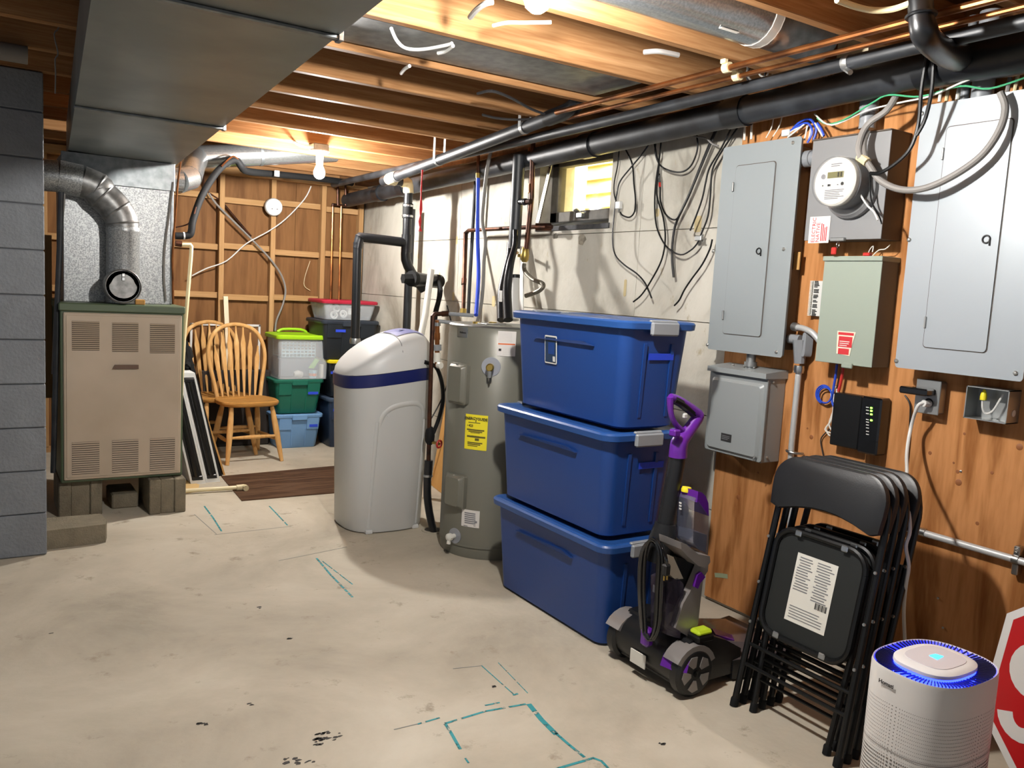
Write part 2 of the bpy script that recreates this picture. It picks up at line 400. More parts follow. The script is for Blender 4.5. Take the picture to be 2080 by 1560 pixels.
# window unit, sunk in the wall
mat('windowframe', '#5f5a52', .7, 0, '#4a463f', scale=12)
mat('glass', '#f4f6ee', .03, trans=1.); mat('sill', '#4a4a4a', .85, 0, '#35363a', scale=20)
wn = thing('window_1', None, None, (2.97, 3.9, win['z0'])); struct(wn, 'small high basement window with dusty grey frame')
fz0, fz1, fy0, fy1 = 1.80, 2.16, 3.55, 4.235
for a, b in (((2.93, fy0, fz0), (2.99, fy0+.045, fz1)), ((2.93, fy1-.07, fz0), (2.99, fy1, fz1)), ((2.93, fy0, fz0), (2.99, fy1, fz0+.06)), ((2.93, fy0, fz1-.035), (2.99, fy1, fz1))):
    MB().box(a, b, ch=.004).build('frame_rail', 'windowframe', wn)
MB().box((2.955, fy0+.04, fz0+.055), (2.959, fy1-.065, fz1-.03)).build('pane', 'glass', wn)
MB().prism([(2.83, fy0-.01, win['z0']-.02), (2.99, fy0-.01, win['z0']-.02), (2.99, fy0-.01, win['z0']+.05), (2.93, fy0-.01, win['z0']+.04), (2.83, fy0-.01, win['z0']+.005)], (0, .70, 0)).build('window_sill', 'sill', wn)
lt = MB().box((2.90, 3.88, 1.815), (2.93, 3.93, 1.845), ch=.004).build('window_latch', 'steeldull', wn)
MB().tube([(2.905, 3.9, 1.85), (2.885, 3.905, 1.86), (2.885, 3.93, 1.855)], .006, 6).build('latch_lever', 'steel', lt)
# the well outside: clapboard opposite and a ledge
mat('siding', '#cfc08a', .8); mat('sidingpost', '#d9cfb8', .8, 0, '#b9a68a', scale=14)
wl = MB().box((3.75, 2.2, 1.2), (3.8, 6.2, 3.4)).box((3.1, 2.2, 1.5), (3.8, 6.2, 1.6)).build('window_well', 'siding'); struct(wl)
for k in range(14): MB().prism([(3.75, 2.3, 1.6+k*.1), (3.72, 2.3, 1.6+k*.1), (3.742, 2.3, 1.6+k*.1+.1)], (0, 3.8, 0)).build('clapboard', 'siding', wl)
MB().box((3.45, 4.72, 1.6), (3.56, 4.90, 2.9)).build('well_post', 'sidingpost', wl)
la = bpy.data.lights.new('daylight', 'AREA'); la.energy = 420; la.size = 1.6; la.color = (1, .97, .86)
lo = bpy.data.objects.new('daylight', la); COL.objects.link(lo); lo.location = (3.3, 4.4, 3.3); lo.rotation_euler = (0, math.radians(-22), 0)

# far wall: luan sheathing behind studs and blocking
wf = MB().box((-4, FARY, 0), (3.1, FARY+.05, 2.455)).build('wall_far', 'luan'); struct(wf, 'far wall of brown plywood behind open studs')
xs = [-2.6, -1.4, -.2, 1.02, 2.24, WALLX]
for a, b in zip(xs, xs[1:]):
    MB().box((a+.002, FARY-.01, 0), (b-.002, FARY-.001, JZ)).build('sheathing_panel', 'luan', wf)
SY0, SY1 = 6.915, 6.988
sx = [-.84, -.43, -.02, .39, .8, 1.21, 1.625, 2.035, 2.462, 2.80]
for x in sx:
    MB().box((x-.02, SY0, .04), (x+.02, SY1, 2.17), ch=.003).build('stud', 'stud_z', wf)
MB().box((-2.6, SY0-.02, 2.17), (WALLX, SY1, 2.235), ch=.003).build('top_plate', 'block_x', wf)
MB().box((-2.6, SY0, 0), (WALLX, SY1, .038), ch=.003).build('bottom_plate', 'block_x', wf)
for i, (a, b) in enumerate(zip(sx, sx[1:])):
    for j, z in enumerate((1.205, 1.60, 1.985)):
        dz = (-.012, .008, -.004, .01)[(i+j) % 4]
        MB().box((a+.021, SY0+.03, z-.025+dz), (b-.021, SY1, z+.022+dz), ch=.003).build('blocking', 'block_x', wf)
# wider upright board in the left bay
MB().box((1.03, 6.93, .04), (1.19, 6.985, 2.17), ch=.003).build('upright_board', 'luan', wf)

# ceiling: subfloor on joists
ce = MB().box((-4, -3, 2.455), (3.1, 7.2, 2.48)).build('ceiling', 'subfloor'); struct(ce, 'open ceiling of wooden joists under a board subfloor')
for k in range(-9, 11):
    y = 2.234 + .447*k
    MB().box((-3.9, y-.04, JZ), (2.93, y, 2.455), ch=.003).build('joist', 'joist_x', ce)
for k in range(30): 
    y0 = -2.9+k*.33; MB().box((-3.9, y0, 2.447), (2.93, y0+.325, 2.4555)).build('subfloor_board', 'subfloor', ce)
MB().box((2.6, 6.93, JZ), (2.97, 6.99, 2.455)).build('rim_block', 'subfloor', ce)
MB().box((-3.9, 6.94, JZ), (2.93, 6.98, 2.447)).build('end_joist', 'joist_x', ce)
MB().box((2.93, -3, JZ), (2.97, 7.0, 2.455)).build('rim_board', 'subfloor', ce)
MB().box((2.72, -3, 2.2), (3.0, 7.0, 2.2405)).build('sill_plate', 'subfloor', ce)

# painted block wall on the left
wb = MB().box((-1.1, 4.432, 0), (.245, 5.0, 2.235)).build('wall_left', 'mortar'); struct(wb, 'grey painted concrete block pier left of the furnace')
for k in range(11):
    z0 = .206*k+.003; z1 = min(z0+.2015, 2.235)
    x1 = .25
    ws = [.40]*4 if k % 2 == 0 else [.20, .40, .40, .40]
    for wd in ws:
        x0 = x1-wd; MB().box((x0+.003, 4.42, z0), (x1-.003 if x1 < .25 else x1, 4.6, z1), ch=.004).build('block', 'paintblock', wb); x1 = x0
# plywood backboard behind the electrical gear
pb = MB().box((PLYX, -.4, .02), (WALLX-.001, 2.635, 2.19), ch=.002).build('plywood_backboard', 'plywood'); tag(pb, 'orange-brown knotty plywood sheet fixed on the right wall', 'plywood')
mat('knot', '#87522a', .6); mat('knothole', '#3a2210', .8)
for x, y, r in ((1648, 888, .011), (1500, 1010, .014), (1945, 958, .008), (1947, 980, .014), (2071, 908, .013), (1889, 920, .008), (1937, 940, .005), (1959, 881, .006), (1540, 960, .006), (2015, 960, .007), (1600, 1050, .007), (1985, 1063, .008), (1640, 870, .005)):
    p = pt(x, y, 'x', PLYX); kn = MB().lathe([(r*.85, 0), (r*.7, .0010), (.0005, .0012)], p, (-1, 0, 0), 12).build('knot', 'knot', pb)
MB().ribbon([pt(1452, 1168, 'x', PLYX-.0005), pt(1466, 1169, 'x', PLYX-.0005), pt(1478, 1171, 'x', PLYX-.0005)], .02, (-1, 0, 0), .0008).build('paint_smear', mat('smear', '#8f9a7c', .7), pb)
for x, y in ((1952, 957), (1906, 1215), (1916, 1275)):
    p = pt(x, y, 'x', PLYX); MB().lathe([(.004, 0), (.004, .003), (.002, .004)], p, (-1, 0, 0), 8).build('screw', 'screwhead', pb)

# ================================================================== sheet metal and furnace
A = math.atan2(.18, 2.9)
def dx(y): return (y-2.264)*math.tan(A)
# main trunk duct: runs down the room just under the joists
du = thing('main_duct', 'wide rectangular sheet metal trunk duct under the joists at top left', 'duct', (.5, 3, 2.0))
yb = [-1.6, .55, 2.12, 3.745, 5.75]
for k in range(4):
    a, b = yb[k]+.004, yb[k+1]-.004; rings = []
    q = lambda y, s: [V((.227+dx(y), y, 2.0-s)), V((.787+dx(y), y, 2.0-s)), V((.787+dx(y), y, 2.225)), V((.227+dx(y), y, 2.225))]
    mid = (a+b)/2
    # shallow cross-break: the bottom sheet bellies a little at its middle
    g = MB(); l0, l1 = q(a, 0), q(b, 0)
    c = V((.507+dx(mid), mid, 2.0-.006))
    g.add([l0[0], l0[1], l1[1], l1[0], c], [(1, 0, 4), (2, 1, 4), (3, 2, 4), (0, 3, 4)])
    g.add([*l0, *l1], [(1, 5, 6, 2), (3, 2, 6, 7), (0, 3, 7, 4), (0, 1, 2, 3), (4, 7, 6, 5)])
    g.build('duct_section', 'ductmetal', du, sharp=1)
for y in yb[1:4]:
    MB().box((.222+dx(y), y-.013, 1.988), (.792+dx(y), y+.013, 2.0), ch=.003).build('drive_cleat', 'galvdull', du)
    MB().box((.783+dx(y), y-.016, 1.985), (.797+dx(y), y+.016, 2.03), ch=.002).build('cleat_tab', 'galv', du)
# plenum on the furnace
pl = MB()
pl.box((.385, 5.215, 1.185), (.945, 5.70, 1.997), ch=.003)
plo = pl.build('furnace_plenum', 'galvspeck'); tag(plo, 'speckled galvanized metal plenum box standing on the furnace', 'plenum')
MB().box((.375, 5.20, 1.84), (.955, 5.214, 1.995), ch=.002).build('plenum_collar', 'galvdull', plo)
MB().box((.935, 5.205, 1.19), (.95, 5.22, 1.84), ch=.002).build('corner_seam', 'galvdull', plo)

mat('furnacegreen', '#4c5a41', .5); mat('furnacetan', '#b5a591', .5, 0, '#ab9b86', scale=3); mat('furnacebrown', '#5c4433', .5); mat('vent', '#3f342b', .7); mat('ventslat', '#a1907a', .55)
fu = thing('furnace', 'tan furnace cabinet with green trim and six louvred vents', 'furnace', (.66, 5.3, .2))
MB().box((.352, 5.012, .205), (.975, 5.72, 1.178), ch=.006).build('cabinet', 'furnacegreen', fu)
MB().box((.345, 4.995, 1.142), (.98, 5.715, 1.186), ch=.006).build('top_rim', 'furnacegreen', fu)
fd = MB().box((.366, 4.996, .222), (.962, 5.013, 1.135), ch=.005).build('front_door', 'furnacetan', fu)
MB().box((.378, 4.992, .236), (.95, 4.997, 1.121), ch=.003).build('door_field', 'furnacetan', fd)
for row, (ya, yb2) in enumerate(((652, 712), (899, 961))):
    for px0, px1 in ((146, 202), (228, 281), (305, 355)):
        dy = (px0-146)*(.035 if row == 0 else -.05)
        a = pt(px0, ya+dy, 'y', 4.99); b = pt(px1, yb2+dy, 'y', 4.99)
        g = MB().box((a.x, 4.9905, b.z), (b.x, 4.9925, a.z)).build('vent_grille', 'vent', fu)
        n = 15
        for k in range(n):
            z = b.z+(k+.5)*(a.z-b.z)/n; h = (a.z-b.z)/n*.42
            MB().prism([(a.x, 4.9905, z-h/2), (a.x, 4.9865, z-h/2), (a.x, 4.9905, z+h)], (b.x-a.x, 0, 0)).build('louvre', 'ventslat', g)
a, b = pt(228, 741, 'y', 4.99), pt(281, 749, 'y', 4.99)
MB().prism([(a.x, 4.991, b.z), (b.x, 4.991, b.z), (b.x, 4.991, a.z), (a.x+.012, 4.991, a.z)], (0, -.012, 0)).build('badge_handle', 'furnacebrown', fu)
# blocks the furnace stands on
for lab, (x0, y0, x1, y1) in (('hollow concrete block under the right corner of the furnace', (.79, 4.955, .985, 5.35)), ('concrete block under the left corner of the furnace', (.345, 5.06, .56, 5.45))):
    t = thing('concrete_block', lab, 'block', ((x0+x1)/2, (y0+y1)/2, 0), 'blocks carrying the furnace')
    MB().box((x0, y0, 0), (x0+.06, y1, .2), ch=.005).build('web', 'rawblock', t)
    MB().box((x1-.06, y0, 0), (x1, y1, .2), ch=.005).build('web', 'rawblock', t)
    MB().box((x0+.06, y0+.012, 0), (x1-.06, y1-.01, .199), ch=.004).build('core', 'rawblock', t)
o = MB().box((.62, 5.15, 0), (.76, 5.42, .085), ch=.008).build('concrete_brick', 'rawblock'); tag(o, 'small loose brick in the shadow under the furnace', 'brick')
s0 = MB()
s0.prism([(.25, 4.50, 0), (.515, 4.52, 0), (.53, 4.60, 0), (.515, 4.73, 0), (.25, 4.74, 0)], (0, 0, .095))
o = s0.build('concrete_slab', 'rawblock'); tag(o, 'thick worn concrete slab on the floor against the grey pier', 'slab')

# flue pipe: out of the pier, elbow, down to the draft hood
fp = thing('flue_pipe', 'galvanized flue pipe with elbow rising in front of the plenum', 'pipe', (.66, 5.1, 1.2))
FY = 5.11; cxv = pt(250, 500, 'y', FY).x; rp = .085
hz = [pt(x, y, 'y', FY) for x, y in ((40, 352), (118, 358), (165, 368), (196, 381))]
el = [pt(x, y, 'y', FY) for x, y in ((196, 381), (222, 395), (240, 413), (250, 440))]
MB().tube([hz[0], hz[1]], rp*.97, 20).build('wall_sleeve', 'galvspeck', fp)
MB().tube(hz[1:3], rp*1.02, 20).build('pipe_section', 'galvspeck', fp)
bend = [hz[2], hz[3], V((cxv-.115, FY, hz[3].z-.03)), V((cxv-.055, FY, hz[3].z-.085)), V((cxv-.012, FY, hz[3].z-.15)), V((cxv, FY, hz[3].z-.215))]
bp2, _r = smooth(bend, [rp]*6, 5)
MB().tube(bp2, rp, 20).build('elbow', 'flue', fp)
for i in (5, 11, 17, 22):
    MB().tube([bp2[i-1].lerp(bp2[i], .6), bp2[i], bp2[i].lerp(bp2[i+1], .4)], [rp*1.0, rp*1.035, rp*1.0], 20).build('elbow_seam', 'flue', fp)
el = bp2
zt = el[-1].z
MB().lathe([(rp, zt+.015), (rp*1.04, zt+.0), (rp*1.04, zt-.012), (rp, zt-.02), (rp, 1.19)], (cxv, FY, 0), n=24).build('riser', 'galvspeck', fp)
cc = pt(250.5, 581.5, 'y', 4.97)
dm = MB().lathe([(.07, .12), (.092, .1), (.094, 0), (.089, -.004), (.086, .012)], cc, (0, 1, 0), n=28).build('draft_regulator', 'flue', fp)
MB().lathe([(.084, .012), (.084, .016)], cc, (0, 1, 0), n=24).build('regulator_throat', 'black', fp)
gate = [V((cc.x+math.cos(a)*.07*(1 if math.sin(a) < .2 else .86), cc.y+.002, cc.z+math.sin(a)*.066)) for a in [k*2*PI/20 for k in range(20)]]
MB().prism(gate, (0, .005, 0)).build('damper_gate', 'flue', fp)
MB().box((cc.x-.008, cc.y-.008, cc.z+.03), (cc.x+.008, cc.y+.002, cc.z+.048), ch=.002).box((cc.x-.008, cc.y-.008, cc.z+.052), (cc.x+.008, cc.y+.002, cc.z+.07), ch=.002).build('damper_weight', 'steel', fp)
o = MB().box((cc.x+.07, 5.03, 1.187), (cc.x+.12, 5.07, 1.215), ch=.003).build('wood_scrap', 'pineboard'); tag(o, 'tiny wooden offcut lying on top of the furnace', 'offcut')

# branch duct leaving the plenum to the far bay
bd = thing('branch_duct', 'round shiny galvanized branch duct running along the far ceiling', 'duct', (1.1, 5.6, 2.0))
e0 = [V((.93, 5.5, 1.93)), V((1.03, 5.52, 1.935)), V((1.11, 5.60, 1.97)), V((1.15, 5.72, 2.04)), V((1.22, 5.93, 2.135))]
for i in range(4): MB().tube([e0[i], e0[i+1]+(e0[i+1]-e0[i])*.12], .078-.0015*(i % 2), 20).build('elbow_gore', 'galv', bd)
MB().tube([(1.18, 5.96, 2.14), (1.9, 5.98, 2.268), (2.2, 5.99, 2.32)], .078, 20).build('pipe_run', 'galv', bd)
MB().tube([(1.64, 5.973, 2.222), (1.66, 5.973, 2.2255)], .081, 20).build('pipe_joint', 'galvdull', bd)
# round duct in the near joist bay, upper right
nd = thing('joist_bay_duct', 'round galvanized duct tucked in the joist bay at upper right', 'duct', (1.8, 2.0, 2.25))
MB().tube([(.4, 2.02, 2.33), (2.2, 2.02, 2.33)], .098, 20).build('pipe_run', 'galv', nd)
MB().tube([(2.2, 2.02, 2.33), (2.5, 2.02, 2.33)], .094, 20).build('pipe_end', 'galvdull', nd)
MB().tube([(2.17, 2.02, 2.33), (2.21, 2.02, 2.33)], .1005, 20).build('tape_band', mat('cleartape', '#d9d2c8', .2, alpha=.55), nd)
MB().box((1.98, 1.975, 2.238), (2.06, 2.005, 2.2405)).build('duct_sticker', 'paper', nd)
# panned return duct in the next bays
o = MB().box((.8, 2.745, 2.262), (2.33, 3.07, 2.43), ch=.006).build('return_duct', 'galvdull'); tag(o, 'flat blue-grey galvanized return duct between two joists', 'duct')
# grey duct stub left of the trunk
o = MB().tube([(-1.5, 3.95, 2.20), (.17, 3.95, 2.20)], .035, 14).build('insulated_pipe', mat('insul', '#77716a', .8)); tag(o, 'dim grey insulated pipe crossing the joists at far left', 'pipe')

# ================================================================== plumbing
def pipe(name, label, P, r, m, cat='pipe', n=14, sub=0, group=None):
    return tag(MB().tube(P, r, n, sub).build(name, m), label, cat, group)
# 4 inch drain along the wall
dr = thing('drain_pipe', 'thick black plastic drain pipe running the length of the right wall', 'pipe', (2.66, 3, 2.1))
def dz(y): return 2.19-(y-1.4)*.0225
MB().tube([(2.66, y, dz(y)) for y in (-1.5, 1.9, 3.4, 5.0, 6.9)], .057, 18).build('pipe_run', 'absdusty', dr)
for y, r in ((1.66, .066), (2.52, .063), (3.52, .064), (5.75, .066), (6.2, .066)):
    MB().tube([(2.66, y-.05, dz(y)), (2.66, y+.05, dz(y))], r, 18).build('coupling', 'abs', dr)
wy = MB().tube([(2.66, .7, dz(.7)), (2.66, 1.42, dz(1.42)), (2.66, 1.55, dz(1.55)), (2.66, 1.72, dz(1.72))], [.078, .078, .068, .066], 18).build('wye_fitting', 'abs', dr)
MB().tube([pt(1948, 116, 'x', 2.60), pt(1928, 110, 'x', 2.46), pt(1903, 96, 'x', 2.32), pt(1880, 72, 'x', 2.21), pt(1871, 30, 'x', 2.19), pt(1868, -60, 'x', 2.19)], [.044, .040, .036, .035, .033, .032], 14, 4).build('drop_elbow', 'abs', dr)
for x_, y_, X0_ in ((1871, 32, 2.19), (1925, 109, 2.45)): q_ = pt(x_, y_, 'x', X0_); MB().lathe([(.040, -.004), (.042, 0), (.040, .004)], q_, (0, .1, 1) if y_ < 50 else (1, -.2, -.2), 16).build('hub_ring', 'abs', dr)
lettering('ABS DWV SCH 40 ASTM', .022, V((2.66-.0285, 2.12, dz(2.12)+.0497)), (0, -1, -.0), (.87, 0, .5), 'white', dr, name='pipe_print')
# 2 inch drain with elbow, nearer the camera
p2 = thing('waste_pipe', 'smooth black waste pipe below the joists ending in cream fittings', 'pipe', (2.32, 4.2, 2.0))
def z2(y): return 2.225-(y-3.24)*.0745
run = [V((2.32, y, z2(y))) for y in (3.36, 4.3, 5.2)]
MB().tube(run, .0315, 16).build('pipe_run', 'absdusty', p2)
MB().tube([V((2.32, 3.42, z2(3.42))), V((2.322, 3.26, z2(3.3)+.006)), V((2.325, 3.19, 2.26)), V((2.325, 3.18, 2.33)), V((2.325, 3.18, 2.43))], .037, 16, 4).build('sweep_elbow', 'abs', p2)
MB().tube([V((2.32, 5.13, z2(5.13))), V((2.32, 5.17, z2(5.17)))], .036, 16).build('clamp_coupling', 'steeldull', p2)
MB().tube([V((2.32, 5.17, z2(5.17))), V((2.32, 5.26, z2(5.26))), V((2.37, 5.29, z2(5.27)))], .037, 16, 3).build('tee_fitting', 'pvccream', p2)
MB().tube([V((2.32, 5.26, z2(5.26))), V((2.32, 5.36, z2(5.36)))], .034, 16).build('end_coupling', 'abs', p2)
MB().tube([V((2.36, 5.285, 2.075)), V((2.43, 5.29, 2.072))], .032, 14).build('cross_pipe', 'abs', p2)
MB().tube([V((2.42, 5.29, 2.072)), V((2.465, 5.29, 2.065)), V((2.475, 5.29, 2.0))], .036, 14, 3).build('cream_elbow', 'pvccream', p2)
# softener drain riser below it
rs = thing('drain_riser', 'black drain riser with hose clamps, tee and angled offset beside the concrete wall', 'pipe', (2.475, 5.29, 1.2))
RX, RY = 2.475, 5.29
MB().tube([(RX, RY, 2.02), (RX, RY, 1.70)], .031, 14).build('riser_pipe', 'abs', rs)
rb = MB().tube([(RX, RY, 1.93), (RX, RY, 1.83)], .036, 14).build('rubber_coupling', 'blackrubber', rs)
for z in (1.915, 1.845): MB().lathe([(.0375, -.007), (.0385, 0), (.0375, .007)], (RX, RY, z), n=16).build('hose_clamp', 'steel', rs)
MB().tube([(RX, RY, 1.72), (RX, RY, 1.60)], .036, 14).build('tee_body', 'abs', rs)
MB().tube([(RX, RY, 1.665), (2.17, RY, 1.675), (2.135, RY, 1.668), (2.125, RY, 1.63), (2.12, RY, 1.60)], .032, 14, 3).build('tee_arm', 'abs', rs)
MB().tube([(2.12, RY, 1.64), (2.125, RY, .98)], .030, 14).build('standpipe', 'abs', rs)
MB().lathe([(.034, -.022), (.037, 0), (.034, .016)], (2.125, RY, .985), n=16).build('hose_clamp', 'steel', rs)
MB().tube([(RX, RY, 1.62), (RX, RY, 1.55), (RX+.05, RY, 1.46), (RX+.15, RY, 1.35)], .034, 14, 2).build('offset_bend', 'abs', rs)
for t in (.15, .55):
    MB().tube([(RX+.05+t*.09, RY, 1.46-t*.11), (RX+.06+t*.09, RY, 1.448-t*.11)], .039, 14).build('hub_ring', 'abs', rs)
ck = [pt(818, 566, 'y', 5.2), pt(836, 566, 'y', 5.2), pt(870, 570, 'y', 5.28), pt(892, 572, 'y', 5.35)]
MB().tube([ck[0], ck[1]], .036, 6).build('cleanout_plug', 'blackrubber', rs)
MB().tube(ck[1:], [.05, .046, .05], 16).build('trap_body', 'abs', rs)
MB().lathe([(.053, -.01), (.055, .0), (.053, .03)], ck[1], ck[2]-ck[1], n=16).build('trap_nut', 'blackrubber', rs)
pipe('vent_stack', 'black upright pipe behind the riser, going down behind the softener', [(2.72, 5.75, 1.94), (2.72, 5.75, .0)], .031, 'abs')
pipe('pvc_pipe', 'white plastic pipe leaning beside the black riser', [pt(876, 548, 'y', 4.95), pt(864, 640, 'y', 4.9), pt(838, 760, 'y', 4.8), pt(800, 1000, 'z', .01)], .022, 'pvcwhite')
cl = thing('hose_bundle', 'dark bunch of coiled hose hanging on the concrete wall near the trap', 'hose', pt(890, 640, 'x', 2.72))
for k in range(5):
    j = k*3
    MB().tube([pt(884+j*.7, 560, 'x', 2.74), pt(896-j*.4, 590+j, 'x', 2.70), pt(886-j*.3, 640, 'x', 2.74), pt(882+j*.2, 690, 'x', 2.74)], .012, 8, 4).build('hose_strand', 'blackrubber', cl)
pipe('thin_black_cable', 'thin black cable dropping from the trap behind the softener', pts([(866, 578), (862, 620), (855, 680), (848, 720), (838, 860), (835, 990)], 'y', 5.1), .006, 'black', 'cable', 6, 3)

# water service: small pipes along the ceiling
pipe('copper_pipe', 'long bright copper pipe nearest the room under the joists', [(2.27, -1.2, 2.215), (2.27, 3.28, 2.212)], .0115, 'copper', n=10)
pipe('copper_pipe', 'second long copper pipe, just right of the brightest one', [(2.335, -1.2, 2.20), (2.335, 3.28, 2.197)], .009, 'copper', n=10)
pipe('gas_pipe', 'long dull black pipe between the copper pipes and the drain', [(2.42, -1.5, 2.185), (2.42, 1.6, 2.186), (2.42, 3.2, 2.168), (2.42, 6.6, 2.15)], .0235, 'absdusty')
for lab, x, y, z in (('cream plastic clip on the nearest copper pipe', 2.27, 2.22, 2.215), ('cream plastic clip on the second copper pipe', 2.335, 2.23, 2.2)):
    t = thing('pipe_clip', lab, 'clip', (x, y, z-.02)); MB().tube([(x, y-.014, z), (x, y+.014, z)], .0185, 10).build('clip_ring', 'pvccream', t); MB().box((x-.028, y-.012, z+.01), (x-.008, y+.012, z+.03), ch=.003).build('clip_foot', 'pvccream', t)
t = thing('pipe_hanger', 'steel screw clamp on the black pipe at upper right', 'clamp', (2.42, 1.83, 2.16)); MB().lathe([(.026, -.012), (.028, 0), (.026, .012)], (2.42, 1.83, 2.186), (0, 1, 0), 16).build('hanger_ring', 'steeldull', t); MB().tube([(2.42, 1.84, 2.17), (2.40, 1.80, 2.145)], .009, 8).build('clamp_screw', 'steel', t)
for lab, y in (('perforated metal strap holding the waste pipe near the lamp end', 4.55), ('perforated metal strap holding the waste pipe near its elbow', 3.62)):
    t = thing('pipe_strap', lab, 'strap', (2.32, y, z2(y)-.035), 'pipe straps')
    MB().lathe([(.0335, -.012), (.0335, .012)], (2.32, y, z2(y)), (0, 1, 0), 16).build('strap_loop', 'steeldull', t)
    for s in (-1, 1): MB().box((2.32+s*.034-.0012, y-.012, z2(y)), (2.32+s*.034+.0012, y+.012, JZ+.05)).build('strap_tail', 'steeldull', t)
cd = thing('red_string', 'red string dangling from the waste pipe strap', 'string', pt(853, 470, 'y', 4.5))
for k in range(3):
    o_ = k*2
    MB().tube([pt(857+o_*.5, 345, 'y', 4.5), pt(856-o_*.3, 385, 'y', 4.5), pt(853+o_, 425, 'y', 4.5), pt(855-o_, 450, 'y', 4.5), pt(851+o_*1.4, 470, 'y', 4.5)], .0035, 6, 3).build('strand', 'redcord', cd)

# verticals behind the heater and tubs
vp = thing('black_stack', 'black vertical waste stack with side outlet, left of the small window', 'pipe', (2.6, 4.1, 1.2))
MB().tube([(2.6, 4.1, 2.15), (2.6, 4.1, 1.62)], .036, 16).build('stack_pipe', 'absdusty', vp)
so = MB().tube([(2.6, 4.1, 1.885), (2.6, 4.0, 1.88)], .018, 12).build('side_outlet', 'black', vp)
MB().tube([(2.6, 4.0, 1.88), (2.6, 3.955, 1.88)], .013, 10).build('outlet_nipple', 'copperold', so)
MB().lathe([(.020, -.004), (.021, 0), (.020, .004)], (2.6, 4.02, 1.88), (0, 1, 0), 12).build('outlet_clamp', 'steel', so)
MB().tube([pt(1040, 495, 'x', 2.6), pt(1036, 520, 'x', 2.58), pt(1026, 560, 'x', 2.54), pt(1019, 600, 'x', 2.5), pt(1019, 650, 'x', 2.46)], [.030, .024, .024, .026, .027], 14, 4).build('flexible_leg', 'abs', vp)
MB().tube([pt(1047, 468, 'x', 2.57), pt(1046, 500, 'x', 2.55), pt(1036, 540, 'x', 2.5), pt(1030, 590, 'x', 2.47), pt(1032, 650, 'x', 2.43)], [.016, .017, .022, .026, .027], 14, 4).build('flexible_leg', 'abs', vp)
MB().box(pt(1016, 590, 'x', 2.465), pt(1019, 613, 'x', 2.46)).build('sticker', 'white', vp)
cw = thing('copper_riser', 'dark copper supply pipe with valve and braided hose beside the window', 'pipe', (2.62, 3.9, 1.2))
C = [pt(1083, 275, 'x', 2.62), pt(1080, 400, 'x', 2.62), pt(1069, 505, 'x', 2.62)]
MB().tube(C, .0145, 12).build('riser_pipe', 'copperold', cw)
for a, b in ((374, 392), (300, 308)): MB().tube([pt(1079, a, 'x', 2.62), pt(1078.5, b, 'x', 2.62)], .0185, 12).build('sweat_joint', 'copper', cw)
vb = MB().lathe([(.014, -.04), (.024, -.025), (.026, 0), (.022, .03), (.014, .045)], pt(1066, 518, 'x', 2.62), n=12).build('valve_body', 'brass', cw)
MB().tube([pt(1062, 520, 'x', 2.62), pt(1052, 519, 'x', 2.60)], .009, 8).build('valve_stem', 'brass', vb)
MB().tube([pt(1065, 535, 'x', 2.62), pt(1066, 550, 'x', 2.62), pt(1082, 567, 'x', 2.60), pt(1103, 577, 'x', 2.58), pt(1096, 590, 'x', 2.56), pt(1068, 601, 'x', 2.54)], .0125, 10, 5).build('braided_hose', mat('braid', '#8f8a7e', .4, .8, '#6b665c', scale=160), cw)
hw = thing('hand_wheel', 'small red valve hand wheel on the wall above the heater', 'valve', pt(1042, 512, 'x', 2.7))
def torus(mb, c, ax, R, r, n=18, m=8):
    c = V(c); a = V(ax).normalized(); h = V((0, 0, 1)) if abs(a.z) < .9 else V((1, 0, 0)); u = a.cross(h).normalized(); w_ = a.cross(u)
    vs_ = []; fs = []
    for i in range(n):
        d = u*math.cos(2*PI*i/n) + w_*math.sin(2*PI*i/n)
        for j in range(m): vs_.append(c + d*(R + r*math.cos(2*PI*j/m)) + a*r*math.sin(2*PI*j/m))
    for i in range(n):
        for j in range(m): fs.append((i*m+j, ((i+1) % n)*m+j, ((i+1) % n)*m+(j+1) % m, i*m+(j+1) % m))
    return mb.add(vs_, fs)
hc = pt(1042, 512, 'x', 2.7)
torus(MB(), hc, (-.8, -.6, 0), .022, .006).build('wheel_rim', 'redplastic', hw)
MB().lathe([(.009, -.02), (.009, .08)], hc, (.8, .6, 0), 8).build('wheel_stem', 'brass', hw)
hp = thing('wall_pipe', 'dark horizontal iron pipe from the wall under the window, turning down to the heater', 'pipe', (2.7, 4.4, 1.2))
MB().tube([pt(1122, 461, 'x', 2.78), pt(1085, 461, 'x', 2.72), pt(952, 468, 'x', 2.72), pt(946, 474, 'x', 2.72), pt(941, 640, 'x', 2.60)], .0125, 10).build('pipe_run', 'copperold', hp)
MB().tube([pt(1120, 461, 'x', 2.79), pt(1088, 461.5, 'x', 2.72)], .023, 12).build('wall_sleeve', 'copperold', hp)
MB().tube([pt(943, 566, 'x', 2.65), pt(942, 578, 'x', 2.64)], .017, 10).build('coupling', 'copperold', hp)
MB().tube([pt(941, 628, 'x', 2.605), pt(940.5, 637, 'x', 2.60)], .021, 10).build('brass_union', 'brass', hp)
pipe('grey_conduit', 'thin dark grey tube between the blue tube and the wall', pts([(966, 368), (960, 470), (955, 560), (951, 640)], 'x', 2.76), .012, 'absdusty', n=10)
bp_ = thing('blue_tube', 'bright blue plastic water tube dropping to the water heater', 'pipe', (2.6, 4.5, 1.2))
MB().tube(pts([(971.5, 310), (971, 355)], 'x', 2.6), .011, 10).build('copper_stub', 'copperold', bp_)
MB().tube(pts([(971, 352), (971, 362)], 'x', 2.6), .0145, 10).build('brass_coupler', 'brass', bp_)
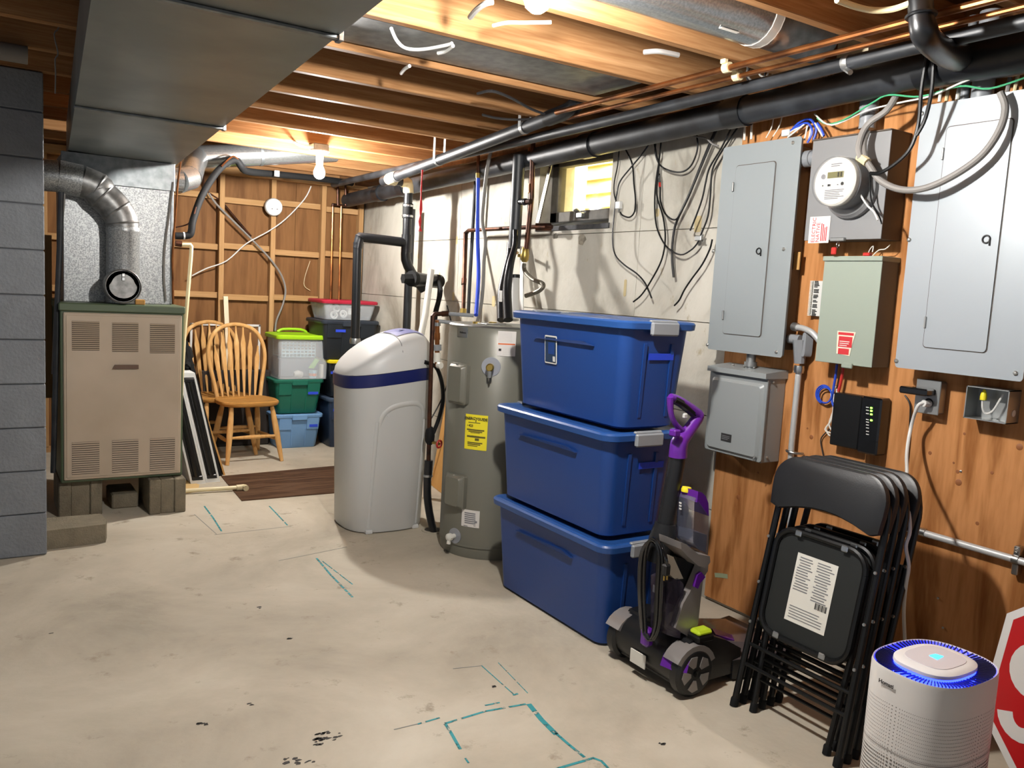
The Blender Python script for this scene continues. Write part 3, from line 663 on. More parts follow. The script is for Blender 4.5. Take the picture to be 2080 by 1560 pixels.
MB().tube([pt(971, 362, 'x', 2.6), pt(970, 470, 'x', 2.6), pt(972, 560, 'x', 2.58), pt(967, 640, 'x', 2.45)], .0125, 10, 4).build('tube_run', 'bluepex', bp_)
pipe('grey_flex_cable', 'wavy grey armoured cable hanging next to the blue tube', pts([(999, 300), (990, 340), (981, 420), (980, 455), (986, 490), (983, 530), (981, 580), (977, 620), (969, 655)], 'x', 2.56), .0115, 'graycable', 'cable', 10, 4)
rl = thing('paint_roller', 'white-sleeved roller with black cap propped above the heater', 'roller', pt(1047, 640, 'x', 2.7))
MB().tube([pt(1046, 564, 'x', 2.7), pt(1045, 650, 'x', 2.66)], .028, 14).build('sleeve', 'white', rl)
MB().tube([pt(1046, 558, 'x', 2.7), pt(1046, 565, 'x', 2.7)], .030, 14).build('cap', 'black', rl)
st = MB().prism([pt(1056, 500, 'x', 2.8), pt(1063, 500, 'x', 2.8), pt(1062, 650, 'x', 2.74), pt(1055, 650, 'x', 2.74)], (.006, 0, 0)).build('metal_strip', 'white'); tag(st, 'narrow white metal strip standing against the wall beside the roller', 'strip')
br = thing('perforated_angle', 'slotted steel angle slanting across the left edge of the window', 'bracket', pt(1094, 450, 'x', 2.8))
a, b = pt(1119, 334, 'x', 2.83), pt(1092, 452, 'x', 2.80)
MB().ribbon([a, b], .028, (-1, 0, 0), .003).build('flange', 'steel', br)
for k in range(9):
    c = a.lerp(b, (k+.5)/9); MB().lathe([(.006, 0), (.006, .0008)], c+V((-.0031, 0, 0)), (-1, 0, 0), 8).build('slot', 'black', br)
# far wall copper pair
for lab, px in (('thin copper pipe on the far wall, left one of the pair in the corner', 674), ('thin copper pipe on the far wall, right one of the pair in the corner', 691)):
    pipe('copper_pipe', lab, [pt(px+2, 418, 'y', 6.86), pt(px-3, 625, 'y', 6.86)], .009, 'copper', n=8, group='copper pair in the far corner')
MB_ = thing('copper_manifold', 'dark copper offset joining the two corner pipes to the ceiling', 'pipe', pt(690, 418, 'y', 6.86))
MB().tube(pts([(675, 420), (676, 415), (704, 419)], 'y', 6.86), .010, 8).build('cross_tube', 'copperold', MB_)
for px in (686, 702): MB().tube(pts([(px, 376), (px, 417)], 'y', 6.85), .010, 8).build('feed_tube', 'copperold', MB_)
# black insulated line set from the plenum to the far ceiling
ls = thing('insulated_line', 'black insulated hose curving from the plenum up to the far ceiling', 'hose', pt(362, 482, 'y', 5.6))
MB().tube([pt(356, 479, 'y', 5.6), pt(383, 478, 'y', 5.6), pt(389, 468, 'y', 5.6), pt(392, 448, 'y', 5.62), pt(410, 398, 'y', 5.7), pt(440, 350, 'y', 5.8), pt(466, 328, 'y', 5.85), pt(481, 326, 'y', 5.88), pt(490, 338, 'y', 5.9), pt(503, 348, 'y', 6.0), pt(560, 354, 'y', 6.2), pt(640, 362, 'y', 6.35), pt(715, 372, 'y', 6.5)], [.022]*8+[.024]*5, 12, 4).build('foam_sleeve', 'blackrubber', ls)
MB().tube([pt(372, 479, 'y', 5.6), pt(375, 479, 'y', 5.6)], .024, 12).build('white_tie', 'white', ls)
MB().tube([pt(450, 338, 'y', 5.79), pt(466, 322, 'y', 5.82), pt(478, 319, 'y', 5.85), pt(497, 340, 'y', 5.9)], .006, 6, 4).build('copper_line', 'copper', ls)
o = MB().box(pt(556, 346, 'y', 6.12), pt(568, 359, 'y', 6.10), ch=.002).build('hanger_strap', 'steel'); tag(o, 'shiny metal strap holding the black hose to the far joist', 'strap')
cp = thing('condensate_pipe', 'cream plastic pipe with elbow running down beside the furnace', 'pipe', pt(385, 620, 'y', 5.5))
MB().tube([pt(368, 497, 'y', 5.5), pt(386, 497, 'y', 5.5), pt(389, 501, 'y', 5.5), pt(388, 520, 'y', 5.5), pt(374, 690, 'y', 5.5), pt(366, 840, 'y', 5.5), pt(360, 1003, 'y', 5.5)], .0115, 10).build('pipe_run', 'pvccream', cp)
MB().tube([pt(356, 494, 'y', 5.5), pt(369, 496, 'y', 5.5)], .019, 10).build('copper_adapter', 'copperold', cp)
pipe('copper_tubing', 'thin bare copper line along the plenum edge', pts([(367, 328), (361, 372), (357, 430), (351, 510), (351, 560), (352, 618)], 'y', 5.19), .006, 'copper', 'pipe', 8, 3)
pipe('thermostat_cable', 'thin grey cable hanging down the plenum front', pts([(351, 370), (344, 430), (335, 500), (333, 560), (337, 612)], 'y', 5.195), .006, 'graycable', 'cable', 6, 3)
pipe('thin_copper_line', 'faint bent copper line left of the black hose', pts([(355, 462), (380, 456), (392, 442), (398, 420)], 'y', 5.62), .005, 'copperold', 'pipe', 6, 3)
# dark pipe and cord left of the furnace
pipe('black_gas_riser', 'dark pipe rising in the gap between pier and furnace', pts([(124, 390), (121, 500), (116, 620), (112, 800), (108, 960)], 'y', 5.05), .014, 'absdusty', n=10)
pipe('grey_riser', 'thin grey conduit beside the dark pipe left of the furnace', pts([(130, 392), (126, 440), (122, 500), (119, 570), (113, 640), (108, 760)], 'y', 5.1), .009, 'graycable', n=8, sub=3)
o = MB().box((.29, 5.55, .6), (.35, 5.6, 1.55)).build('wood_post', 'stud_z'); tag(o, 'wooden post in the dark gap left of the furnace', 'post')
# pipe lying on the floor
lp = thing('pvc_floor_pipe', 'cream plastic pipe with elbow end lying on the floor by the furnace', 'pipe', pt(430, 997, 'z', 0))
MB().tube([pt(330, 1000, 'z', .022), pt(372, 997, 'z', .022), pt(470, 991, 'z', .022), pt(490, 990, 'z', .022)], .013, 10).build('pipe_run', 'pvccream', lp)
e_ = pt(490, 990, 'z', .022); MB().tube([e_+V((-.03, 0, 0)), e_+V((.012, 0, 0)), e_+V((.022, -.012, 0)), e_+V((.022, -.035, 0))], .0185, 10).build('elbow', 'pvccream', lp)

# ------------------------------------------------------------------ ceiling lamps
mat('porcelain', '#cfd0cc', .3)
def lamp(label, x, y, up, jy):
    t = thing('ceiling_lamp', label, 'lamp', (x, y, 2.02+up), 'bare bulb ceiling lamps')
    MB().box((x-.05, jy-.05, 2.20+up), (x+.05, jy+.05, 2.239+up), ch=.004).build('junction_box', 'galvdull', t)
    MB().lathe([(.058, 0), (.06, .008), (.045, .02), (.025, .028), (.022, .085), (.018, .09)], (x, y, 2.20+up), (0, 0, -1), 24).build('porcelain_holder', 'porcelain', t)
    m = MATS.get('bulbglow')
    if m is None:
        m = bpy.data.materials.new('bulbglow'); m.use_nodes = True; N = m.node_tree.nodes; N.clear()
        e = N.new('ShaderNodeEmission'); e.inputs[0].default_value = (1, .965, .925, 1); e.inputs[1].default_value = BULB
        u = N.new('ShaderNodeOutputMaterial'); m.node_tree.links.new(e.outputs[0], u.inputs[0]); MATS['bulbglow'] = m
    MB().lathe([(.013, .02), (.02, .005), (.034, -.03), (.036, -.045), (.03, -.065), (.015, -.077), (.001, -.08)], (x, y, 2.10+up), n=14).build('bulb', m, t)
    return t
lamp('glowing bare bulb lamp over the far end of the room', 1.84, 5.28, 0, 5.30)
lamp('glowing bare bulb lamp at the top edge above the blue tubs', 1.225, 1.885, .075, 1.885)
# wires stapled along the joists
for lab, P_, r, m in (
    ('white cable looping out of the flat return duct', [(795, 58), (806, 82), (825, 98), (860, 100), (905, 92), (918, 88)], .006, 'white'),
    ('white cable end beside the loop on the return duct', [(890, 108), (905, 104), (920, 93)], .007, 'white'),
    ('short grey cable crossing the bright joist near the lamp', [(955, 35), (968, 20), (985, 8), (1000, 4)], .009, 'graycable'),
    ('white wire leading to the near lamp', [(1002, 52), (1030, 46), (1065, 46), (1120, 45)], .006, 'white'),
    ('grey cable end high on the second joist, right of the lamp', [(1308, 106), (1335, 104), (1360, 108), (1378, 112)], .009, 'graycable'),
    ('white cable hanging below the far left joist of the bright bay', [(815, 149), (822, 140), (832, 134)], .007, 'white'),
    ('white wire feeding the far lamp', [(596, 288), (608, 295), (628, 300), (640, 302)], .006, 'white'),
    ('pale cable drooping in the top right joist bay', [(1700, 0), (1740, 14), (1775, 21), (1815, 18), (1850, 6)], .009, 'pvccream')):
    pipe('ceiling_cable', lab, pts(P_, 'z', 2.225), r, m, 'cable', 8, 4)
for lab, P_ in (('thin dark wires looping below the middle joists', [(970, 190), (1000, 185), (1040, 200), (1080, 222), (1120, 236)]), ('dark wire drooping beside the loop below the middle joists', [(980, 233), (1010, 240), (1050, 243), (1090, 240)])):
    pipe('ceiling_wire', lab, pts(P_, 'z', 2.225), .006, 'darkcable', 'cable', 6, 4)
pipe('pull_string', 'thin pale string hanging from the dark joists at far left', pts([(127, 0), (120, 54), (110, 70), (118, 108), (112, 120), (113, 150), (112, 190)], 'y', 3.9), .003, 'graycable', 'string', 6, 3)

# ================================================================== electrical gear on the right wall
mat('panelgrey', '#8b9294', .42, .15); mat('panelgrey2', '#9aa1a6', .38, .15); mat('metergrey', '#7f8081', .45, .2); mat('boxgreen', '#8f998d', .45, .1); mat('discgrey', '#8f9494', .45, .15)
mat('boxshade', '#54493f', .55); mat('sidegrey', '#5f625f', .5)  # brown one: shade on the grey boxes' sides, put into the colour
NX = V((-1, 0, 0)); U = V((0, -1, 0))          # outward from the wall, and rightwards along it
def cover(mb, X, y1, y0, z0, z1, r, th):
    ring = [V((X, (y0+y1)/2-p.x, (z0+z1)/2+p.y)) for p in rr(0, 0, (y1-y0)/2, (z1-z0)/2, r, 0, 4)]
    return mb.prism(ring, (-th, 0, 0))
def screw(parent, X, y, z, r=.0075):
    MB().lathe([(r, 0), (r, .003), (r*.6, .006), (.0005, .0065)], (X, y, z), (-1, 0, 0), 12).build('screw', 'screwhead', parent)
def breaker(label, tl, br, xf, m, door, hinges, screws, ring):
    a, b = pt(*tl, 'x', xf), pt(*br, 'x', xf); y1, y0, z1, z0 = a.y, b.y, a.z, b.z
    t = thing('breaker_panel', label, 'panel', (PLYX-.03, (y0+y1)/2, z0))
    MB().box((xf+.004, y0+.03, z0+.03), (PLYX-.001, y1-.03, z1-.03), ch=.003).build('box_body', 'boxshade', t)
    cover(MB(), xf+.003, y1, y0, z0, z1, .012, .003).build('cover', m, t)
    cover(MB(), xf+.016, y1-.004, y0+.004, z0+.004, z1-.004, .01, .014).build('cover_flange', m, t)
    da, db = pt(*door[0], 'x', xf), pt(*door[1], 'x', xf)
    d = cover(MB(), xf-.0005, da.y, db.y, db.z, da.z, .012, .0035).build('panel_door', m, t)
    cover(MB(), xf+.0001, da.y+.0035, db.y-.0035, db.z-.0035, da.z+.0035, .014, .0008).build('door_gap', 'paneldark', t)
    for hx, hy in hinges:
        p = pt(hx, hy, 'x', xf); MB().box((xf-.009, p.y-.004, p.z-.02), (xf-.0, p.y+.004, p.z+.02), ch=.002).build('hinge', 'steeldull', d)
    p = pt(*ring, 'x', xf-.006); torus(MB(), p, NX, .012, .0028, 16, 6).build('ring_pull', 'black', d)
    MB().tube([p+V((0, -.011, .0)), p+V((0, -.012, -.02))], .003, 6).build('pull_tab', 'black', d)
    for s in screws: q = pt(*s, 'x', xf); screw(t, xf, q.y, q.z)
    return t
breaker('grey breaker panel on the concrete wall edge, left of the meter', (1470, 300), (1588, 727), 2.715, 'panelgrey', ((1497, 338), (1545, 684)), ((1490, 380), (1470, 640)), ((1611, 290), (1592, 506), (1449, 510), (1437, 700), (1577, 715)), (1541, 510))
breaker('large grey breaker panel at the right edge of the photo', (1874, 215), (2077, 776), 2.715, 'panelgrey2', ((1925, 259), (2003, 716)), ((1917, 313), (1881, 655)), ((1873, 231), (1847, 487), (1821, 733), (2063, 758)), (2003, 486))
def enclosure(name, label, cat, tl, br, xf, m, side, ch=.004):
    a, b = pt(*tl, 'x', xf), pt(*br, 'x', xf)
    t = thing(name, label, cat, (PLYX-.03, (a.y+b.y)/2, b.z))
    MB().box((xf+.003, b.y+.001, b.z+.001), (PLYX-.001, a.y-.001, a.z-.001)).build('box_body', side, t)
    MB().box((xf, b.y, b.z), (xf+.0032, a.y, a.z), ch=.0012).build('front_cover', m, t)
    return t, a, b
# --- meter socket
t, a, b = enclosure('meter_box', 'grey meter socket box with round glass electric meter', 'meter', (1652, 285), (1789, 485), 2.70, 'metergrey', 'boxshade')
MB().box((2.694, b.y-.002, a.z-.004), (PLYX-.001, a.y+.002, a.z+.002), ch=.002).build('rain_lip', 'boxshade', t)
mc = pt(1692, 372, 'x', 2.58); base = V((2.70, mc.y-.035, mc.z-.06))
mc = V((2.575, base.y+.0, 0)); 
# the meter stands straight out of the box: face centre at pixel (1690, 366)
face = pt(1690, 368, 'x', 2.575); axis = V((-1, 0, 0))
MB().lathe([(.104, 0), (.104, .02), (.094, .03)], (2.70, face.y, face.z-.018), axis, 32).build('meter_ring', 'metergrey', t)
mt = MB().lathe([(.090, .02), (.090, .085), (.086, .09)], (2.70, face.y, face.z), axis, 32).build('meter_body', mat('meterbody', '#6d6e70', .35, .2), t)
MB().lathe([(.086, .085), (.086, .108), (.08, .114)], (2.70, face.y, face.z), axis, 32).build('dial_plate', mat('dial', '#d9d8d0', .5), t)
MB().lathe([(.0925, .02), (.0925, .112), (.088, .124), (.001, .128)], (2.70, face.y, face.z), axis, 32, cap=False).build('glass_cover', mat('meterglass', '#ffffff', .03, trans=1., alpha=.25), t)
fx = 2.70-.1145
def dial(u_, v_): return V((fx, face.y-u_, face.z+v_))
MB().box((fx-.0015, face.y+.006-.045, face.z+.012), (fx, face.y+.006+.022, face.z+.034)).build('lcd_screen', mat('lcd', '#6d6b4a', .3), t)
g = MB(); panel(g, dial(.018, .023), U, Z_, .006, .016, .002); panel(g, dial(.03, .023), U, Z_, .006, .016, .002); g.build('lcd_digits', 'ink', t)
MB().lathe([(.009, 0), (.009, .003)], dial(-.045, .02), axis, 14).build('optical_port', 'inkgrey', t)
g = MB(); panel(g, dial(-.018, -.012), U, Z_, .013, .008, .001); panel(g, dial(-.045, -.012), U, Z_, .006, .005, .001); panel(g, dial(.018, -.012), U, Z_, .005, .004, .001); g.build('print_mark', 'ink', t)
MB().lathe([(.0065, 0), (.0065, .002)], dial(.037, -.01), axis, 12).build('dial_knob', 'ink', t)
print_lines(MB(), dial(.008, -.045), U, Z_, .085, .036, 6, .0006).build('fine_print', 'inkgrey', t)
print_lines(MB(), dial(.008, .058), U, Z_, .05, .014, 2, .0006, seed=4).build('fine_print', 'inkgrey', t)
mg = (pt(1644, 445, 'x', 2.699) + pt(1685, 489, 'x', 2.699))/2
wl_ = panel(MB(), mg, U, Z_, .092, .10, .0008).build('warning_label', mat('labelwhite', '#d3cfc9', .6), t)
lettering('ELECTRIC', .022, mg+V((-.0012, .024, 0)), Z_, -U, 'inkred', wl_)
lettering('NATIVE', .022, mg+V((-.0012, .004, -.01)), Z_, -U, 'inkred', wl_)
print_lines(MB(), mg+V((-.001, -.022, -.008)), Z_, -U, .07, .03, 4).build('fine_print', 'inkred', wl_)
hs = pt(1703, 487, 'x', 2.695)
MB().box((2.685, hs.y-.03, hs.z-.006), (2.70, hs.y+.03, hs.z+.008), ch=.002).build('hasp', 'steeldull', t)
sl = thing('red_seal', 'red wire seal hanging under the meter box', 'seal', (2.69, hs.y, hs.z-.06))
torus(MB(), hs+V((0, 0, -.018)), (-.3, 1, 0), .012, .0015, 12, 5).build('seal_wire', 'steel', sl)
MB().box((2.685, hs.y+.0, hs.z-.055), (2.694, hs.y+.022, hs.z-.028), ch=.003).build('seal_tag', 'redplastic', sl)
def upipe(name, label, P, r, m, rings=(), cat='conduit', group=None):
    t_ = thing(name, label, cat, P[0] if P[0][2] < P[-1][2] else P[-1], group)
    MB().tube(P, r, 16).build('tube', m, t_)
    for c, R_ in rings: MB().tube(c, R_, 16).build('collar', m if R_ > 0 else 'black', t_)
    return t_
cx0 = pt(1761, 262, 'x', 2.76); 
upipe('service_conduit', 'grey plastic conduit entering the top of the meter box', [V((2.76, cx0.y, cx0.z-.0)), V((2.76, cx0.y, 2.36))], .03, 'pvcgrey', [([V((2.76, cx0.y, cx0.z+.06)), V((2.76, cx0.y, cx0.z+.10))], .034)])
n0 = pt(1648, 322, 'x', 2.76); 
upipe('conduit_nipple', 'short grey conduit joining the left breaker panel and meter box', [V((2.76, n0.y-.03, n0.z)), V((2.76, n0.y+.06, n0.z))], .028, 'pvcgrey', [([V((2.76, n0.y-.005, n0.z)), V((2.76, n0.y+.025, n0.z))], .033)])
for k, px in enumerate((1995, 1960)):
    q = pt(px, 195-k*2, 'x', 2.77); upipe('panel_conduit', ('fat grey conduit above the right breaker panel', 'thin grey conduit above the right breaker panel')[k], [V((2.77, q.y, q.z-.03)), V((2.77, q.y, 2.36))], (.034, .014)[k], 'pvcgrey')
# --- green-grey telephone box
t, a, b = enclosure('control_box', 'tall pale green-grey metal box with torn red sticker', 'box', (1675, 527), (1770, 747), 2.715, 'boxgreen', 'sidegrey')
MB().box((2.708, b.y-.003, a.z-.006), (PLYX-.001, a.y+.003, a.z+.012), ch=.002).build('lid_cap', 'boxgreen', t)
gs = (pt(1701, 679, 'x', 2.714)+pt(1733, 717, 'x', 2.714))/2
stk = MB().prism([gs+V((0, .038, .045)), gs+V((0, .034, -.04)), gs+V((0, -.024, -.045)), gs+V((0, -.03, -.0)), gs+V((0, -.04, .045))], (-.0006, 0, 0)).build('torn_sticker', mat('stickerpaper', '#d8cdb8', .7), t)
g = MB(); panel(g, gs+V((-.0008, 0, .036)), U, Z_, .066, .010, .0004); panel(g, gs+V((-.0008, 0, .006)), U, Z_, .058, .04, .0004); panel(g, gs+V((-.0008, .004, -.03)), U, Z_, .046, .022, .0004); g.build('red_print', 'inkred', stk)
print_lines(MB(), gs+V((-.0014, .002, -.004)), U, Z_, .044, .03, 4, fill=.35).build('white_print', 'paper', stk)
hb = pt(1718, 740, 'x', 2.712); MB().box((2.705, hb.y-.03, hb.z-.014), (2.715, hb.y+.016, hb.z+.006), ch=.003).build('bottom_clasp', 'boxgreen', t)
s2 = thing('loose_wire_tags', 'red tags and loose wires on top of the green-grey box', 'wires', pt(1760, 522, 'x', 2.75))
MB().box(pt(1752, 513, 'x', 2.74), pt(1772, 521, 'x', 2.76), ch=.003).build('red_tag', 'redplastic', s2)
for P_ in ([(1762, 518), (1768, 505), (1774, 500), (1772, 512)], [(1772, 520), (1785, 508), (1798, 506), (1808, 497)]): MB().tube(pts(P_, 'x', 2.76), .002, 5, 3).build('wire', 'paper', s2)
# --- disconnect box
xf = 2.69; a, b = pt(1441, 750, 'x', xf), pt(1540, 940, 'x', xf)
t = thing('disconnect_box', 'grey raised-cover disconnect box under the left breaker panel', 'box', (PLYX-.03, (a.y+b.y)/2, b.z))
MB().box((xf+.018, b.y+.002, b.z-.004), (PLYX-.001, a.y-.002, a.z-.004), ch=.003).build('box_body', 'discgrey', t)
cvr = MB(); r0 = [V((xf+.018, (a.y+b.y)/2-p.x, (a.z+b.z)/2+p.y)) for p in rr(0, 0, (a.y-b.y)/2+.003, (a.z-b.z)/2, .012, 0, 4)]
cvr.prism(r0, (-.006, 0, 0)); 
r1 = [V((xf+.012, (a.y+b.y)/2-p.x, (a.z+b.z)/2+p.y-.012)) for p in rr(0, 0, (a.y-b.y)/2-.012, (a.z-b.z)/2-.018, .015, 0, 4)]
r2 = [V((xf, (a.y+b.y)/2-p.x, (a.z+b.z)/2+p.y-.012)) for p in rr(0, 0, (a.y-b.y)/2-.024, (a.z-b.z)/2-.03, .012, 0, 4)]
cvr.loft([r1, r2][::1]).build('cover', 'discgrey', t)
MB().prism([(xf-.006, b.y-.006, a.z-.006), (PLYX-.001, b.y-.006, a.z-.006), (PLYX-.001, b.y-.006, a.z+.03), (xf-.006, b.y-.006, a.z+.016)], (0, a.y-b.y+.012, 0)).build('sloped_top', 'discgrey', t)
for k in (.25, .45, .62): q = V((xf+.06, a.y-(a.y-b.y)*k, a.z+.026)); MB().lathe([(.006, 0), (.006, .006)], q, (0, 0, 1), 10).build('screw', 'screwhead', t)
nm = pt(1475, 889, 'x', xf); npz = panel(MB(), nm, U, Z_, .058, .034, .0012).build('name_plate', 'ink', t)
print_lines(MB(), nm+V((-.0016, 0, 0)), U, Z_, .046, .02, 3, fill=.3).build('fine_print', 'inkgrey', npz)
lk = pt(1533, 932, 'x', xf); torus(MB(), lk, (0, 1, .2), .009, .002, 12, 5).build('lock_ring', 'steeldull', t)
for z_ in (a.z-.02, b.z+.02): screw(t, xf+.05, b.y-.001, z_, .005)
q = pt(1525, 735, 'x', 2.76)
upipe('conduit_nipple', 'short steel conduit between the left breaker panel and disconnect box', [V((2.76, q.y, q.z-.03)), V((2.76, q.y, q.z+.05))], .02, 'steeldull', [([V((2.76, q.y, q.z-.02)), V((2.76, q.y, q.z))], .027)])
# --- LB fitting and EMT running down
t = thing('vertical_conduit', 'steel conduit with angled fitting running down behind the folding chairs', 'conduit', pt(1604, 950, 'x', 2.785))
e1, e2, e3 = pt(1623, 750, 'x', 2.785), pt(1608, 905, 'x', 2.785), pt(1606, 935, 'x', 2.795)
MB().tube([e1, e2, e3, pt(1608, 1000, 'x', 2.80), pt(1600, 1180, 'x', 2.80)], .0125, 12).build('emt_tube', 'emt', t)
c0 = pt(1626, 690, 'x', 2.775); c1 = pt(1624, 738, 'x', 2.78)
MB().tube([c0, c1], [.03, .021], 10).build('conduit_body', 'pvcgrey', t)
cv = [V((2.775-.012, c0.y-.026+p.x*.3, c0.z-.018+p.y)) for p in rr(0, 0, .03, .048, .022, 0, 4)]
MB().prism(cv, (.03, -.012, 0)).build('fitting_cover', 'pvcgrey', t)
MB().tube([c0+V((0, .0, .0)), c0+V((0, .055, 0))], .019, 12).build('fitting_neck', 'pvcgrey', t)
MB().lathe([(.02, -.015), (.022, 0), (.02, .015)], e1, e2-e1, 12).build('compression_nut', 'steel', t)
ec = pt(1607, 917, 'x', 2.785); MB().tube([ec+V((-.002, .02, .0)), ec+V((-.016, 0, 0)), ec+V((-.004, -.026, -.002)), ec+V((.025, -.04, -.004))], .006, 8, 3).build('strap_clamp', 'steel', t)
fx_ = thing('flexible_conduit', 'short curved steel conduit between the left breaker panel and green-grey box', 'conduit', pt(1660, 690, 'x', 2.77))
MB().tube([pt(1612, 664, 'x', 2.77), pt(1632, 667, 'x', 2.765), pt(1650, 676, 'x', 2.76), pt(1664, 692, 'x', 2.765), pt(1668, 700, 'x', 2.77)], .012, 12, 4).build('bent_tube', 'emt', fx_)
MB().tube([pt(1611, 663, 'x', 2.77), pt(1620, 665, 'x', 2.768)], .017, 12).build('connector', 'steeldull', fx_)
h0, h1 = pt(1850, 1075, 'x', 2.795), pt(2066, 1138, 'x', 2.795)
t = thing('horizontal_conduit', 'steel conduit running level along the plywood behind the chairs', 'conduit', h1)
MB().tube([V((2.795, h0.y+.44, h0.z)), V((2.795, h1.y-.7, h1.z))], .0125, 12).build('emt_tube', 'emt', t)
q = pt(1878, 1082, 'x', 2.795); MB().tube([q+V((0, .05, 0)), q+V((0, -.005, 0))], .0155, 12).build('coupling', 'steel', t)
q = pt(2064, 1137, 'x', 2.795); MB().lathe([(.0165, -.01), (.0165, .01)], q, (0, 1, 0), 14).build('strap_clamp', 'steel', t)
MB().box((2.79, q.y-.01, q.z-.05), (2.819, q.y+.01, q.z+.045), ch=.003).build('strap_foot', 'steel', t); screw(t, 2.79, q.y, q.z+.033, .007)
# --- punch-down block
k0, k1 = pt(1646, 570, 'x', 2.79), pt(1667, 643, 'x', 2.79)
t = thing('terminal_block', 'white telephone terminal block beside the green-grey box', 'terminal block', (2.8, (k0.y+k1.y)/2, k1.z))
MB().box((2.795, k1.y-.012, k1.z), (PLYX-.001, k0.y, k0.z), ch=.002).build('block_base', 'white', t)
for i in range(26):
    z = k1.z+(i+.5)*(k0.z-k1.z)/26
    MB().box((2.787, k0.y-.014, z-.0016), (2.796, k0.y-.002, z+.0016)).build('comb_tooth', 'pvcwhite', t)
    MB().box((2.787, k1.y-.008, z-.0016), (2.796, k1.y+.004, z+.0016)).build('comb_tooth', 'pvcwhite', t)
g = MB(); rn = random.Random(3)
for i in range(26):
    z = k1.z+(i+.5)*(k0.z-k1.z)/26
    if rn.random() < .75: g.box((2.7935, k0.y-.032-rn.random()*.01, z-.002), (2.7955, k0.y-.018, z+.002))
g.build('terminal_clips', 'ink', t)
o = MB().box(pt(1610, 512, 'x', 2.77), pt(1624, 548, 'x', 2.775)).build('brown_tag', mat('tapebrown', '#b9925a', .4)); tag(o, 'small torn brown tape tag on the side of the left breaker panel', 'tag')
# --- modem
p0, p1 = pt(1694, 797, 'x', 2.765), pt(1776, 922, 'x', 2.765)
t = thing('modem', 'black modem with green status lights on the plywood', 'modem', (2.79, (p0.y+p1.y)/2, p1.z))
MB().box((2.765, p1.y+.072, p1.z), (PLYX-.002, p0.y, p0.z), ch=.004).build('case', 'black', t)
MB().box((2.757, p1.y-.012, p1.z-.006), (PLYX-.002, p1.y+.071, p0.z+.004), ch=.006).build('front_fin', 'blackgloss', t)
ledm = mat('led', '#7dff3a', .4, emit=6.)
for i, y in enumerate((828, 834, 841, 853, 858, 864, 870, 877, 883)):
    q = pt(1766, y, 'x', 2.7565)
    panel(MB(), V((2.7565, q.y+.008, q.z)), U, Z_, .012, .003, .0006).build('icon_print', 'white', t)
    if i in (0, 1, 2, 3): panel(MB(), V((2.7565, q.y-.008, q.z)), U, Z_, .009, .006, .001, r=.002).build('status_light', ledm, t)
def cable(name, label, P_, X, r, m, sub=5, group=None, cat='cable', n=7):
    P_ = [pt(x, y, 'x', (X if not isinstance(X, (list, tuple)) else X[i])) for i, (x, y) in enumerate(P_)]
    return tag(MB().tube(P_, r, n, sub).build(name, m), label, cat, group)
bc = thing('blue_network_cable', 'blue network cable coiled beside the modem', 'cable', pt(1672, 830, 'x', 2.80))
for k in range(3):
    c_ = pt(1673+k*1.5, 801+k, 'x', 2.806-k*.006); torus(MB(), c_, NX, .036-.003*k, .0032, 24, 6).build('coil_loop', 'bluecable', bc)
MB().tube([pt(1700, 740, 'x', 2.79), pt(1697, 765, 'x', 2.795), pt(1693, 790, 'x', 2.80), pt(1690, 815, 'x', 2.80), pt(1697, 830, 'x', 2.80)], .005, 7, 4).build('cable_run', 'bluecable', bc)
cable('red_wire', 'red-sleeved wires dropping from the green-grey box to the modem', [(1713, 742), (1711, 758), (1707, 780), (1703, 795)], 2.79, .006, 'redplastic')
tn = thing('wire_tangle', 'tangle of white thin wires left of the modem', 'wires', pt(1685, 880, 'x', 2.80))
for P_ in ([(1698, 785), (1688, 800), (1693, 830), (1684, 860), (1690, 875)], [(1694, 800), (1690, 850), (1678, 870), (1686, 885), (1694, 872)], [(1700, 790), (1692, 845), (1676, 872), (1690, 880)]): MB().tube(pts(P_, 'x', 2.803), .003, 6, 4).build('wire', 'paper', tn)
cable('thin_modem_wire', 'thin dark wire hanging from the modem to the chairs', [(1688, 870), (1668, 890), (1670, 915), (1676, 940)], 2.81, .0025, 'darkcable')
# --- outlet, adapter and cord
q0, q1 = pt(1870, 770, 'x', 2.79), pt(1909, 842, 'x', 2.79)
t = thing('outlet_box', 'small steel outlet box below the right breaker panel', 'outlet', (2.80, (q0.y+q1.y)/2, q1.z))
MB().box((2.775, q1.y, q1.z), (PLYX-.001, q0.y, q0.z), ch=.005).build('box_body', 'steeldull', t)
MB().box((2.772, q1.y-.003, q1.z-.003), (2.776, q0.y+.003, q0.z+.003), ch=.002).build('cover_plate', 'steeldull', t)
w0 = pt(1886, 818, 'x', 2.771); torus(MB(), w0, NX, .013, .003, 16, 6).build('receptacle', 'black', t)
d0, d1 = pt(1831, 781, 'x', 2.73), pt(1893, 804, 'x', 2.73)
t = thing('power_adapter', 'black plug-in power adapter on the outlet box', 'adapter', (2.75, (d0.y+d1.y)/2, d1.z))
MB().box((2.715, d1.y+.012, d1.z-.004), (2.765, d0.y, d0.z-.004), ch=.005).build('case', 'blackgloss', t)
MB().box((2.765, d1.y+.012, d1.z), (2.773, d1.y+.045, d0.z-.006), ch=.003).build('plug', 'black', t)
cable('adapter_wire', 'thin black wire from the power adapter to the chairs', [(1838, 803), (1848, 820), (1849, 845), (1846, 890), (1840, 950), (1836, 968), (1800, 962), (1765, 948)], 2.81, .003, 'black')
t = thing('white_power_cord', 'white power cord running from the outlet down past the chairs', 'cord', pt(1846, 1160, 'x', 2.6))
